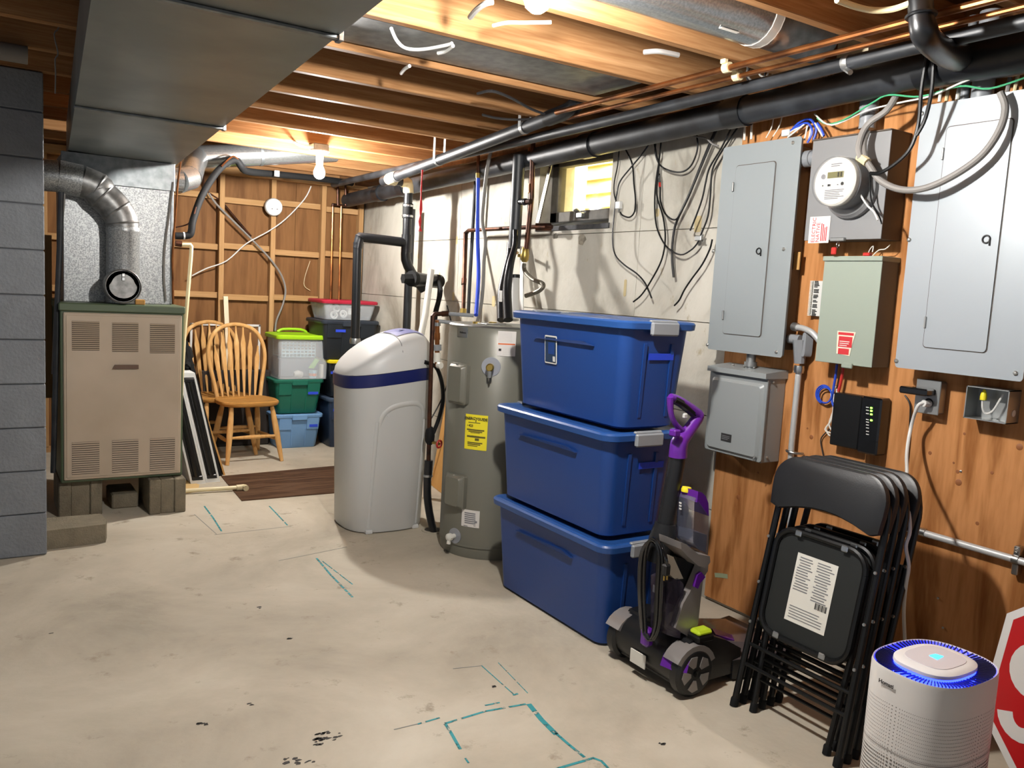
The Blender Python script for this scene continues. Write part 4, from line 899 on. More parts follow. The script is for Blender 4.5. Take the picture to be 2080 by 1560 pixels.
MB().tube([pt(1885, 820, 'x', 2.755), pt(1872, 819, 'x', 2.74), pt(1862, 830, 'x', 2.735), pt(1850, 870, 'x', 2.75), pt(1842, 920, 'x', 2.69), pt(1842, 960, 'x', 2.58), pt(1838, 1000, 'x', 2.48), pt(1846, 1040, 'x', 2.44), pt(1848, 1080, 'x', 2.42), pt(1840, 1110, 'x', 2.41), pt(1846, 1150, 'x', 2.41), pt(1840, 1190, 'x', 2.43), pt(1836, 1240, 'x', 2.50), pt(1838, 1300, 'x', 2.58), pt(1842, 1370, 'x', 2.62), pt(1850, 1440, 'z', .008)], .0058, 8, 5).build('cord', 'white', t)
MB().tube([pt(1888, 820, 'x', 2.768), pt(1876, 819, 'x', 2.742)], .012, 10).build('plug', 'white', t)
# --- open junction box
j0, j1 = pt(1964, 783, 'x', 2.745), pt(2043, 862, 'x', 2.745)
t = thing('junction_box', 'open steel junction box with yellow wire nut at far right', 'junction box', (2.79, (j0.y+j1.y)/2, j1.z))
W = .003
for nm_, aa, bb in (('back', (PLYX-.004, j1.y, j1.z), (PLYX-.001, j0.y, j0.z)), ('side', (2.745, j0.y-W, j1.z), (PLYX-.004, j0.y, j0.z)), ('side', (2.745, j1.y, j1.z), (PLYX-.004, j1.y+W, j0.z)), ('bottom', (2.745, j1.y, j1.z), (PLYX-.004, j0.y, j1.z+W)), ('top', (2.745, j1.y, j0.z-W), (PLYX-.004, j0.y, j0.z))):
    MB().box(aa, bb).build(nm_, 'steeldull', t)
MB().lathe([(.011, 0), (.011, .001)], V((2.785, j1.y-.0002, (j0.z+j1.z)/2-.02)), (0, -1, 0), 14).build('knockout', 'white', t)
wc = pt(1998, 805, 'x', 2.775); MB().lathe([(.010, -.012), (.0105, 0), (.008, .012), (.003, .022), (.0005, .023)], wc, n=12).build('wire_nut', 'yellow', t)
MB().tube([wc+V((0, .002, -.012)), pt(1996, 830, 'x', 2.775), pt(2003, 840, 'x', 2.78), pt(2018, 833, 'x', 2.785), pt(2038, 800, 'x', 2.79)], .0035, 7, 5).build('white_wire', 'white', t)
# --- coax and other cables on the concrete wall (pixel -> 1180 + x/3.9, 240 + y/3.9)
def K(l): return [(1180+x/3.9, 240+y/3.9) for x, y in l]
cx_l = [
 ('black coaxial cable looping left of the window edge with a splitter end', K([(350, 240), (395, 330), (412, 400), (420, 520), (432, 640), (425, 740), (385, 785), (330, 770), (312, 745)]), .0042),
 ('long black coaxial cable dropping right beside the window to the tubs', K([(545, 200), (480, 290), (400, 385), (310, 500), (285, 600), (265, 750), (250, 950), (270, 1080), (340, 1160), (440, 1230), (510, 1310), (560, 1425)]), .0042),
 ('short black cable dangling at the window corner', K([(303, 255), (290, 380), (265, 500), (262, 590), (275, 650)]), .0035),
 ('black cable making a wide hanging loop left of the panel', K([(690, 0), (630, 80), (595, 180), (590, 280), (625, 370), (700, 415), (790, 428), (860, 390), (905, 310), (925, 220), (915, 120)]), .0042),
 ('black cable with a low swag under the loop, ending at the panel', K([(635, 180), (620, 330), (600, 460), (585, 620), (590, 800), (620, 920), (690, 1030), (790, 1082), (870, 1045), (915, 1000), (930, 970)]), .0042),
 ('black cable crossing down to the top of the upper blue tub', K([(580, 190), (600, 300), (618, 380), (600, 600), (650, 780), (668, 950), (640, 1120), (560, 1280), (480, 1400), (415, 1455)]), .0042),
 ('thick black cable slanting from the drain pipe, ending in a free red tip', K([(1130, 0), (1060, 110), (960, 350), (860, 600), (770, 790), (740, 880), (725, 1000), (722, 1120), (735, 1260)]), .0062),
 ('black cable curling from a metal coupler back up to the drain', K([(620, 440), (628, 560), (632, 660), (670, 760), (740, 805), (790, 750), (880, 560), (980, 320), (1080, 90)]), .0042),
 ('black cable with blunt free end beside the panel', K([(1195, 70), (1110, 240), (1020, 390), (990, 500), (960, 640), (910, 780), (865, 890)]), .0042),
 ('black cable ending in a splitter next to the panel', K([(1250, 60), (1130, 240), (1060, 360), (1035, 450), (1025, 620), (1005, 780), (960, 900), (940, 950)]), .0042),
 ('black cable coming out behind the panel down to the tub lid', K([(1040, 960), (1020, 1040), (960, 1160), (880, 1270), (820, 1360), (780, 1440), (740, 1485)]), .0042),
 ('grey cable stub beside the hanging loop', K([(860, 130), (930, 150), (990, 160), (1045, 205), (1090, 220)]), .004)]
for i, (lab, P_, r) in enumerate(cx_l):
    cable('coaxial_cable', lab, P_, 2.79-(i % 3)*.008, r, 'graycable' if 'grey' in lab else 'black', 4, 'cables hanging on the concrete wall')
sp = thing('cable_splitter', 'small white cable splitter hanging right of the window', 'splitter', pt(1256, 430, 'x', 2.79)); c_ = pt(1257, 417, 'x', 2.79)
MB().box(c_+V((-.012, -.018, -.02)), c_+V((.012, .018, .02)), ch=.004).build('splitter_body', 'white', sp); MB().tube([c_+V((0, -.004, -.018)), c_+V((0, -.008, -.038))], .0055, 8).build('connector', 'steel', sp)
sp = thing('cable_splitter', 'small steel cable splitter hanging left of the breaker panel', 'splitter', pt(1422, 490, 'x', 2.79)); c_ = pt(1420, 484, 'x', 2.79)
MB().box(c_+V((-.01, -.02, -.012)), c_+V((.01, .02, .012)), ch=.003).build('splitter_body', 'steeldull', sp)
for d in ((0, .03, .014), (0, -.03, -.014), (0, -.024, .016)): MB().tube([c_, c_+V(d)], .005, 8).build('connector', 'steel', sp)
for x, y, X_s in ((1322, 605, 2.782), (1368, 566, 2.79)): pass
cn = thing('cable_connector', 'metal cable connector with red band at the hanging loop', 'connector', pt(1340, 380, 'x', 2.785))
MB().tube(pts([(1339, 356), (1340, 370)], 'x', 2.782), .0065, 8).build('connector_barrel', 'steel', cn); MB().tube(pts([(1340, 371), (1340.5, 380)], 'x', 2.782), .006, 8).build('red_band', 'redplastic', cn)
# --- wiring above the boxes
cable('green_ground_wire', 'green ground wire swagging above the meter box', [(1660, 240), (1680, 252), (1715, 243), (1770, 210), (1805, 193), (1870, 196), (1950, 175), (2010, 180), (2090, 155)], [2.74, 2.72, 2.70, 2.68, 2.66, 2.66, 2.66, 2.66, 2.66], .0032, 'greenwire')
cable('white_ground_wire', 'white wire following the green wire above the meter box', [(1655, 232), (1690, 254), (1760, 225), (1830, 208), (1890, 195), (1960, 165), (2020, 145), (2090, 140)], [2.74, 2.71, 2.70, 2.68, 2.66, 2.65, 2.65, 2.65], .0032, 'paper')
bb = thing('blue_cable_bunch', 'bunch of blue and white wires between left panel and meter box', 'wires', pt(1630, 290, 'x', 2.76))
for j, (P_, m) in enumerate((([(1610, 262), (1625, 248), (1645, 242), (1658, 262), (1652, 285)], 'bluecable'), ([(1598, 272), (1618, 258), (1640, 250), (1650, 268), (1640, 290)], 'bluecable'), ([(1660, 250), (1668, 262), (1674, 276)], 'bluecable'), ([(1655, 250), (1666, 268), (1672, 278)], 'paper'), ([(1594, 276), (1610, 265), (1628, 258)], 'paper'), ([(1640, 255), (1634, 285)], 'paper'), ([(1648, 255), (1642, 288)], 'paper'), ([(1600, 279), (1622, 262), (1634, 252)], 'paper'))):
    MB().tube(pts(P_, 'x', 2.765-.006*(j % 3)), .0045 if m == 'bluecable' else .0035, 7, 4).build('wire', m, bb)
MB().box(pt(1592, 265, 'x', 2.765), pt(1602, 275, 'x', 2.75), ch=.003).build('plug_clip', 'white', bb)
for lab, P_ in (('beige sheathed cable entering the left panel top, first of four', [(1512, 285), (1514, 230)]), ('beige sheathed cable entering the left panel top, second of four', [(1526, 283), (1528, 225)]), ('thin pale wire curving over the left panel, third of four', [(1556, 280), (1566, 262), (1570, 248), (1572, 228)]), ('thin pale wire curving over the left panel, fourth of four', [(1570, 277), (1582, 258), (1588, 240), (1590, 225)])):
    cable('panel_cable', lab, P_, 2.77, .005 if 'beige' in lab else .0025, 'paper', 3, 'pale cables above the left panel')
for k, px in enumerate((1908, 1922, 1945, 1985, 2045, 2060)):
    cable('panel_feed', ('leftmost', 'second', 'third', 'fourth', 'fifth', 'rightmost')[k]+' sheathed cable rising from the right breaker panel', [(px, 208-(px-1900)*.12), (px+8, 150)], 2.785, (.006, .006, .008, .006, .007, .006)[k], ('paper', 'pvccream', 'paper', 'copperold', 'graycable', 'pvccream')[k], 1, 'cables above the right panel')
gm = thing('grey_service_cable', 'thick grey cable looping over the meter box and right panel', 'cable', pt(1740, 320, 'x', 2.64))
MB().tube([pt(1820, 195, 'x', 2.68), pt(1800, 225, 'x', 2.66), pt(1768, 248, 'x', 2.65), pt(1752, 270, 'x', 2.64), pt(1744, 300, 'x', 2.63), pt(1748, 322, 'x', 2.63)], .0115, 10, 5).build('cable_run', 'graycable', gm)
MB().tube([pt(1762, 265, 'x', 2.66), pt(1754, 290, 'x', 2.65), pt(1756, 318, 'x', 2.64), pt(1768, 340, 'x', 2.64), pt(1790, 368, 'x', 2.64), pt(1830, 385, 'x', 2.64), pt(1880, 382, 'x', 2.64), pt(1940, 355, 'x', 2.65), pt(1995, 315, 'x', 2.66), pt(2030, 265, 'x', 2.67), pt(2042, 220, 'x', 2.68), pt(2032, 188, 'x', 2.68)], .0115, 10, 5).build('cable_run', 'graycable', gm)
MB().tube(pts([(1745, 318), (1762, 330)], 'x', 2.635), .016, 8).build('tape_wrap', 'pvccream', gm)
MB().tube(pts([(1747, 325), (1738, 345), (1744, 385), (1760, 415), (1775, 430), (1783, 447)], 'x', 2.64), .0035, 6, 5).build('white_tail', 'white', gm)
MB().tube(pts([(1766, 345), (1768, 390), (1772, 415), (1786, 440), (1791, 455)], 'x', 2.66), .003, 6, 5).build('black_tail', 'black', gm)
for lab, P_ in (('black cable hanging from the drain in front of the meter box', [(1885, 100), (1872, 180), (1866, 250), (1850, 300), (1822, 330), (1790, 350), (1768, 352)]), ('dark cable hanging beside the black one in front of the meter box', [(1897, 110), (1893, 180), (1880, 240), (1862, 275)])):
    cable('hanging_cable', lab, P_, [2.58, 2.60, 2.62, 2.62, 2.62, 2.62, 2.63][:len(P_)], .0065, 'black', 5)
o = MB().box((2.66, 1.93, 2.222), (2.72, 2.06, 2.39)).build('wall_patch', mat('insulpaper', '#b9ae93', .9, 0, '#9c9178', scale=14)); tag(o, 'scrap of pale insulation above the drain pipe', 'insulation')
wj = thing('wire_loops', 'bunch of grey wire loops above the drain pipe near the insulation', 'wires', (2.62, 2.3, 2.26))
for k, (x, y, r_) in enumerate(((1540, 150, .05), (1556, 143, .045), (1528, 158, .04), (1575, 138, .035))): torus(MB(), pt(x, y, 'x', 2.64)+V((.01*k, 0, .02)), (.3, 1, .5), r_, .004, 18, 6).build('loop', ('graycable', 'paper', 'darkcable', 'paper')[k], wj)
# --- far wall
sd = pt(554, 421, 'y', 6.914); t = thing('smoke_detector', 'round white smoke detector on the middle stud of the far wall', 'detector', sd+V((0, 0, -.07)))
MB().lathe([(.068, 0), (.072, .012), (.072, .03), (.066, .042), (.03, .045), (.001, .045)], sd, (0, -1, 0), 32).build('case', 'white', t)
MB().lathe([(.013, 0), (.013, .004)], sd+V((.0, -.045, 0)), (0, -1, 0), 12).build('test_button', 'porcelain', t)
for dx_ in (-.018, .024): MB().lathe([(.006, 0), (.006, .002)], sd+V((dx_, -.045, -.016)), (0, -1, 0), 8).build('sounder_hole', 'inkgrey', t)
t = tag(MB().tube(pts([(424, 392), (440, 415), (480, 455), (520, 495), (552, 530), (572, 560), (580, 590), (574, 620), (562, 650), (559, 672)], 'y', 6.89), .008, 8, 4).build('grey_wall_cable', 'graycable'), 'grey cable snaking diagonally across the far wall studs', 'cable')
t = tag(MB().tube(pts([(632, 378), (618, 405), (580, 445), (545, 470), (500, 495), (460, 530), (420, 545), (390, 560)], 'y', 6.88), .005, 7, 4).build('white_wall_cable', 'white'), 'white wire slanting across the far wall below the lamp', 'cable')
t = tag(MB().tube(pts([(412, 350), (418, 385), (450, 410), (480, 445), (510, 480)], 'y', 6.95), .008, 8, 4).build('dark_wall_cable', 'copperold'), 'dark cable beside the grey one at the upper left of the far wall', 'cable')
t = tag(MB().tube(pts([(630, 530), (620, 560), (618, 580), (630, 590)], 'y', 6.97), .0025, 6, 4).build('thin_wire', 'pvccream'), 'thin bent wire hanging on the right bay of the far wall', 'wire')

# ================================================================== blue storage tubs
mat('tubblue', '#173c7c', .38, bump=.03, bscale=160); mat('lidblue', '#214a88', .35); mat('latchgrey', '#84888c', .45); mat('tubshade', '#122f63', .5)
def tote(label, x0, x1, y0, y1, z0, sticker=False):
    cx, cy, hx, hy = (x0+x1)/2, (y0+y1)/2, (x1-x0)/2, (y1-y0)/2; H = .42
    t = thing('storage_tub', label, 'tub', (cx, cy, z0), 'stack of blue storage tubs')
    g = MB(); prof = [(.0, .065), (.012, .052), (.25, .036), (.40, .026)]
    g.loft([rr(cx, cy, hx-d-.01*(k == 0), hy-d-.01*(k == 0), .05, z0+h, 6) for k, (h, d) in enumerate(prof)]); g.build('body', 'tubblue', t)
    l = MB(); lz = z0+.395
    l.loft([rr(cx, cy, hx-a, hy-a, r, lz+h, 6) for a, r, h in ((.012, .055, -.002), (.002, .06, .002), (0, .06, .024), (.006, .056, .031), (.022, .045, .034), (.034, .04, .028), (.05, .03, .026))])
    lid = l.build('lid', 'lidblue', t)
    for s in (-1, 1):
        yy = cy+s*hy
        ln = MB().box((cx-.07, yy-.012, lz-.022), (cx+.07, yy+.008, lz+.03), ch=.006).box((cx-.07, yy-s*.03-.012, lz+.026), (cx+.07, yy-s*.0, lz+.038), ch=.005)
        ln.build('latch', 'latchgrey', lid)
        # shallow handle recess panel, two upright steps
        d = .03
        for xa, xb in ((-.065, -.05), (.075, .09)):
            MB().prism([V((cx+xa, yy-s*(d+.022), z0+.05)), V((cx+xb, yy-s*(d+.022), z0+.05)), V((cx+xb-.01, yy-s*(d-.001), z0+.34)), V((cx+xa-.01, yy-s*(d-.001), z0+.34))], (0, s*.006, 0)).build('end_rib', 'tubblue', t)
    for s in (-1, 1):
        xx = cx+s*(hx-.029)
        # tapering step in the long side, the ledge's shadow put into its colour
        MB().prism([V((xx, cy+.22, z0+.315)), V((xx, cy-.20, z0+.315)), V((xx-s*.001, cy-.13, z0+.329)), V((xx, cy+.20, z0+.3175))], (s*.012, 0, .0)).build('step_shadow', 'tubshade', t)
    return t
tb1 = tote('bottom blue tub of the tall stack, standing on the floor', 1.985, 2.385, 2.37, 3.235, 0)
tb2 = tote('middle blue tub of the tall stack', 1.985, 2.39, 2.395, 3.245, .432)
tb3 = tote('top blue tub of the tall stack, with picture label', 2.02, 2.415, 2.385, 3.21, .864)
sc = (pt(1104, 685, 'x', 2.05)+pt(1136, 736, 'x', 2.05))/2; sxp = 2.02+.034
su, sv = V((0, -1, 0)), V((-.07, 0, 1)).normalized()
o = panel(MB(), V((sxp-.006, sc.y, sc.z)), su, sv, .088, .12, .001, r=.006).build('picture_label', 'paper', tb3)
b_ = V((sxp-.0075, sc.y, sc.z))
panel(MB(), b_+V((0, 0, -.0)), su, sv, .078, .108, .0006).build('label_photo', mat('lblnavy', '#1c3350', .5), o)
panel(MB(), b_+V((-.001, -.006, .006)), su, sv, .045, .05, .0008).build('label_tub_image', 'tubblue', o)
panel(MB(), b_+V((-.001, .022, .042)), su, sv, .026, .014, .0008, r=.006).build('label_logo', mat('lblred', '#c23a3a', .5), o)
panel(MB(), b_+V((-.001, -.012, .036)), su, sv, .05, .012, .0008).build('label_cloud', 'white', o); panel(MB(), b_+V((-.001, -.03, -.038)), su, sv, .016, .022, .0008).build('label_barcode', 'white', o)
for t, y, z in ((tb3, 2.385, .864), (tb2, 2.395, .432)):
    a = y+.033
    panel(MB(), V((2.235, a-.0055, z+.29)), X_, V((0, -.05, 1)).normalized(), .13, .026, .0008).build('blue_tape', 'bluetape', t)

# ================================================================== water heater
mat('heater', '#6f6e63', .38, .1); mat('heaterplate', '#9a9ea6', .35, .3)
HC, HR, HZ = V((2.30, 3.735)), .262, 1.195
wh = thing('water_heater', 'tall grey-brown cylindrical water heater with yellow energy label', 'water heater', (HC.x, HC.y, 0))
MB().lathe([(HR-.008, .0), (HR-.004, .012), (HR-.004, .06), (HR, .064), (HR, HZ-.055), (HR-.003, HZ-.05), (HR-.003, HZ-.008), (HR-.01, HZ), (.0, HZ)], (HC.x, HC.y, 0), n=64).build('tank', 'heater', wh)
MB().lathe([(HR+.002, .058), (HR+.003, .064), (HR+.002, .07)], (HC.x, HC.y, 0), n=64, cap=False).build('base_seam', 'heater', wh)
MB().lathe([(HR+.0, HZ-.006), (HR-.01, HZ+.002), (HR-.03, HZ-.0005)], (HC.x, HC.y, 0), n=64, cap=False).build('top_rim', 'steeldull', wh)
def on_heater(px, py, off=0.):
    d = ROT @ V((px-1040, py-780, FPX)); ox, oy = CAMP.x-HC.x, CAMP.y-HC.y; R = HR+off
    A_, B_, C_ = d.x*d.x+d.y*d.y, 2*(ox*d.x+oy*d.y), ox*ox+oy*oy-R*R
    k = (-B_-math.sqrt(max(B_*B_-4*A_*C_, 0)))/(2*A_); p = CAMP+d*k
    return math.atan2(p.y-HC.y, p.x-HC.x), p.z
def curved(mb, a0, a1, z0, z1, off=.001, th=.0012, n=8):
    """sheet bent round the tank between two angles"""
    rings = []
    for k in range(n+1):
        a = a0+(a1-a0)*k/n; c = V((math.cos(a), math.sin(a), 0)); b = V((HC.x, HC.y, 0))
        rings.append([b+c*(HR+off)+V((0, 0, z0)), b+c*(HR+off+th)+V((0, 0, z0)), b+c*(HR+off+th)+V((0, 0, z1)), b+c*(HR+off)+V((0, 0, z1))])
    return mb.loft(rings)
def cur(px0, py0, px1, py1, name, m, off=.001, th=.0012, parent=wh):
    a0, z1 = on_heater(px0, py0); a1, z0 = on_heater(px1, py1); return curved(MB(), a0, a1, z0, z1, off, th).build(name, m, parent), a0, a1, z0, z1
def text_on(txt, size, px, py, m, parent, bold=0, off=.003):
    a, z = on_heater(px, py); c = V((math.cos(a), math.sin(a), 0)); u = V((-math.sin(a), math.cos(a), 0))
    return lettering(txt, size, V((HC.x, HC.y, z))+c*(HR+off), u, Z_, m, parent, bold=bold)
eg, a0, a1, z0, z1 = cur(947, 840, 988, 916, 'energy_label', 'yellow')
text_on('ENERGYGUIDE', .0185, 967.5, 851, 'ink', eg, .0006); text_on('423', .017, 957, 864.5, 'ink', eg, .0005)
text_on('$', .010, 950.5, 863.5, 'ink', eg)
g = MB()
def bar(px0, py0, px1, py1, off=.0022, th=.0004):
    q0, q1 = on_heater(px0, py0), on_heater(px1, py1); curved(g, q0[0], q1[0], q1[1], q0[1], off, th, 4)
for (x0, y0, x1, y1) in ((952, 858, 976, 859.2), (949, 873, 984, 874), (952, 876.5, 980, 877.5), (956, 879, 975, 880), (958, 884.5, 974, 886), (949, 887, 986, 887.6), (950, 899, 980, 900), (950, 902, 976, 903), (950, 905, 970, 906), (955, 912, 962, 913), (965, 890, 973, 896), (966.3, 853, 968, 858)): bar(x0, y0, x1, y1)
g.build('label_print', mat('inkolive', '#5a541c', .7), eg)
wl2, *_ = cur(1012, 672, 1046, 724, 'warning_label', 'labelwhite')
g = MB(); bar(1012, 697, 1046, 701); g.build('orange_band', mat('orange', '#d2601f', .5), wl2)
g = MB()
for k in range(7): bar(1014, 676+k*2.9, 1040, 677+k*2.9)
for k in range(6): bar(1021, 704+k*3, 1042, 705+k*3)
g.build('fine_print', 'inkgrey', wl2); g = MB(); bar(1013, 708, 1018, 713); g.build('pictogram', 'ink', wl2)
bl, *_ = cur(930, 663, 950, 686, 'brand_plate', 'steel'); text_on('Reliance', .013, 941, 675.5, 'ink', bl, .0003)
ml, *_ = cur(939, 1033, 973, 1073, 'rating_label', 'labelwhite'); g = MB()
for k in range(6): bar(944, 1042+k*4, 966, 1043+k*4)
bar(942, 1066, 950, 1069); bar(962, 1067, 966, 1069); bar(964, 1058, 969, 1063); g.build('fine_print', 'inkgrey', ml)
for (x0, y0, x1, y1) in ((918, 738, 946, 820), (914, 962, 936, 1030)):
    a0, z1_ = on_heater(x0+6, y0); a1, z0_ = on_heater(x1, y1); am = (a0+a1)/2
    c = V((math.cos(am), math.sin(am), 0)); u = V((-math.sin(am), math.cos(am), 0)); o_ = V((HC.x, HC.y, (z0_+z1_)/2))+c*(HR-.012); hh = abs(z1_-z0_)/2
    rg = lambda wd, h, off: [o_+u*p.x+Z_*p.y+c*off for p in rr(0, 0, wd, h, .012, 0, 3)]
    d_ = MB().loft([rg(.066, hh+.006, 0), rg(.066, hh+.006, .028), rg(.058, hh, .031), rg(.046, hh-.01, .05), rg(.044, hh-.012, .05)]).build('element_cover', 'heater', wh)
    MB().lathe([(.006, 0), (.006, .004)], o_+Z_*(hh)+c*.033, c, 8).build('cover_screw', 'screwhead', d_)
a, z = on_heater(997.5, 745); c = V((math.cos(a), math.sin(a), 0)); b = V((HC.x, HC.y, z))
MB().lathe([(.048, -.004), (.048, .003)], b+c*HR, c, 28).build('valve_disc', 'heaterplate', wh)
rv = MB().lathe([(.016, 0), (.016, .03), (.02, .034), (.02, .055), (.014, .06)], b+c*HR, c, 16).build('relief_valve', 'brass', wh)
q = b+c*(HR+.045); MB().tube([q, q+V((0, 0, -.03)), q+V((0, 0, -.05))], .013, 10).build('valve_outlet', 'steeldull', rv)
MB().box(q+V((-.004, -.004, -.07)), q+V((.004, .004, -.04))).build('test_lever', 'steel', rv)
a, z = on_heater(924, 1088); c = V((math.cos(a), math.sin(a), 0)); b = V((HC.x, HC.y, z))
MB().lathe([(.04, -.01), (.04, .004)], b+c*HR, c, 24).build('drain_disc', 'heaterplate', wh)
dv = MB().lathe([(.012, 0), (.013, .03), (.02, .032), (.02, .05), (.012, .055)], b+c*HR, c, 10).build('drain_valve', 'pvcwhite', wh)
MB().tube([b+c*(HR+.04), b+c*(HR+.045)+V((0, 0, -.035))], .011, 10).build('drain_spout', 'pvcwhite', dv)
for lab, dx_, dy_ in (('n', -.09, .08), ('n', .02, .1)):
    MB().lathe([(.022, 0), (.022, .012), (.012, .014)], (HC.x+dx_, HC.y+dy_, HZ-.002), n=14).build('port_collar', 'brass', wh)
MB().box((HC.x-.1, HC.y-.04, HZ-.001), (HC.x+.02, HC.y+.06, HZ+.006), ch=.002).build('wiring_plate', 'steeldull', wh)
# feed pipes left of the heater
hf = thing('heater_feed', 'dark copper feed pipe with red valve between softener and heater', 'pipe', pt(872, 960, 'y', 4.05))
FYp = 4.05
MB().tube([pt(905, 637, 'y', FYp), pt(884, 638, 'y', FYp), pt(879, 643, 'y', FYp), pt(877, 700, 'y', FYp), pt(872, 860, 'y', FYp), pt(870, 960, 'y', FYp)], .0125, 10).build('pipe_run', 'copperold', hf)
MB().tube([pt(898, 637.5, 'y', FYp), pt(910, 637, 'y', FYp)], .016, 10).build('coupling', 'copperold', hf)
MB().tube([pt(908, 637, 'y', FYp), pt(962, 641, 'y', FYp-.1)], .0105, 10).build('grey_pipe', 'pvcgrey', hf)
gv = MB().lathe([(.014, -.05), (.026, -.03), (.028, 0), (.024, .03), (.014, .05)], pt(873, 885, 'y', FYp), n=12).build('gate_valve', 'blackrubber', hf)
gp = pt(873, 897, 'y', FYp); gq = pt(892, 902, 'y', FYp-.06)
MB().tube([gp, gq], .009, 8).build('valve_stem', 'brass', gv); torus(MB(), gq, gq-gp, .020, .006, 16, 6).build('red_handwheel', 'redplastic', gv)
MB().tube([pt(871, 935, 'y', FYp), pt(869, 968, 'y', FYp)], .024, 12).build('hose_adapter', 'abs', hf)
MB().lathe([(.027, -.006), (.028, 0), (.027, .006)], pt(869, 966, 'y', FYp), n=14).build('hose_clamp', 'steel', hf)
MB().tube([pt(868, 968, 'y', FYp), pt(868, 1005, 'y', FYp), pt(872, 1040, 'y', FYp), pt(881, 1082, 'y', FYp)], .022, 12, 4).build('drain_hose', 'abs', hf)
MB().tube([pt(888, 650, 'y', 4.1), pt(888, 745, 'y', 4.1)], .014, 10).build('second_riser', 'copper', hf)
for y0_, y1_, r_, m_ in ((655, 662, .02, 'steel'), (676, 690, .017, 'copper'), (700, 712, .024, 'pvcgrey'), (716, 735, .019, 'pvcwhite')): MB().tube([pt(888, y0_, 'y', 4.1), pt(888, y1_, 'y', 4.1)], r_, 12).build('riser_joint', m_, hf)
MB().tube([pt(888, 652, 'y', 4.1), pt(930, 657, 'y', 4.06)], .0105, 10).build('grey_pipe', 'pvcgrey', hf)
hq = pt(893, 742, 'y', 4.05); MB().lathe([(.018, -.012), (.018, .012)], hq, (.3, -1, 0), 14).build('white_knob', 'pvcwhite', hf)
pipe('softener_hose', 'black hose arching from the softener back down to the red valve', pts([(862, 735), (885, 745), (897, 775), (900, 810), (893, 845), (880, 880)], 'y', 4.15), .0115, 'black', 'hose', 10, 4)
pipe('thin_cable_heater', 'thin black cable slanting behind the softener hose', pts([(908, 620), (925, 700), (915, 760), (895, 815), (868, 865), (855, 900)], 'y', 4.3), .004, 'black', 'cable', 6, 4)
fd_ = thing('floor_drain', 'pale round floor drain collar with hose in it', 'drain', pt(880, 1078, 'z', 0))
fc = pt(880, 1078, 'z', .0); MB().lathe([(.066, 0), (.066, .006), (.052, .008), (.05, .003)], fc, n=28).build('collar', mat('drainring', '#a89f8d', .8), fd_); MB().lathe([(.05, .002), (.05, .0045)], fc, n=24).build('hole', 'ink', fd_)
bd_ = thing('wood_offcut', 'light plywood offcut leaning on the wall behind the heater', 'board', pt(905, 1010, 'z', 0))
q0, q1, q2, q3 = pt(878, 985, 'z', .0), pt(912, 1012, 'z', 0), pt(930, 835, 'x', 2.74), pt(910, 806, 'x', 2.80)
nn = (q1-q0).cross(q3-q0).normalized()*.012
MB().prism([q0, q1, q2, q3], nn).build('board', 'pineboard', bd_)

# ================================================================== water softener
mat('softgrey', '#b9bab7', .45, bump=.03, bscale=220); mat('softlid', '#c3c4c2', .4); mat('softnavy', '#161f58', .35); mat('softpanel', '#676b9c', .4)
ws = thing('water_softener', 'pale grey water softener with navy band and sloping lid', 'water softener', (1.925, 4.36, 0))
SC = V((1.925, 4.36)); n = 48
def sring(sx_, sy_, zf, p=2.9):
    out = []
    for k in range(n):
        a = 2*PI*k/n; c, s_ = math.cos(a), math.sin(a)
        x = sx_*math.copysign(abs(c)**(2/p), c); y = sy_*math.copysign(abs(s_)**(2/p), s_)
        out.append(V((SC.x+x, SC.y+y, zf(x) if callable(zf) else zf)))
    return out
hx, hy = .262, .235
zb = lambda x: .80+.055*max(0., min(1., (x+hx)/.40))**.8
ztp = lambda x: zb(x)+.066
MB().loft([sring(hx*.86, hy*.90, .006), sring(hx*.885, hy*.92, .018), sring(hx*.93, hy*.95, lambda x: .4), sring(hx*.985, hy*.985, lambda x: zb(x)-.02), sring(hx*.99, hy*.99, zb)]).build('cabinet', 'softgrey', ws)
MB().loft([sring(hx, hy, lambda x: zb(x)-.001), sring(hx*1.005, hy*1.005, lambda x: zb(x)+.004), sring(hx*1.01, hy*1.01, ztp)], True, True).build('navy_band', 'softnavy', ws)
def lidh(x):
    t_ = (x+hx)/(2*hx)
    return .028+.185*math.sin(min(1, max(0, t_*.98+.02))**.85*PI*.56)
def lring(k):
    f = (1., .985, .93, .84, .70, .52, .32, .12)[k]; g_ = (0., .42, .66, .80, .90, .96, .99, 1.)[k]
    return sring(hx*f, hy*f, lambda x: ztp(x)+.002+lidh(x/1.0)*g_*1.0, 2.7)
MB().loft([lring(k) for k in range(8)]).build('lid', 'softlid', ws)
def on_lid(x, y):
    best = None
    # height of the dome at local x, y (interpolated between rings)
    r_ = ((abs(x)/hx)**2.7+(abs(y)/hy)**2.7)**(1/2.7)
    F = (1., .985, .93, .84, .70, .52, .32, .12, 0); G = (0., .42, .66, .80, .90, .96, .99, 1., 1.)
    for k in range(8):
        if F[k] >= r_ >= F[k+1]:
            t_ = (F[k]-r_)/(F[k]-F[k+1]); g_ = G[k]+(G[k+1]-G[k])*t_; return ztp(x)+.002+lidh(x)*g_
    return ztp(x)
cpv = []; cpf = []
for i in range(9):
    for j in range(7):
        x = .02+.17*i/8; y = -.13+.20*j/6; cpv.append(V((SC.x+x, SC.y+y, on_lid(x, y)+.0035)))
for i in range(8):
    for j in range(6): cpf.append((i*7+j, (i+1)*7+j, (i+1)*7+j+1, i*7+j+1))
MB().add(cpv, cpf).build('control_panel', 'softpanel', ws)
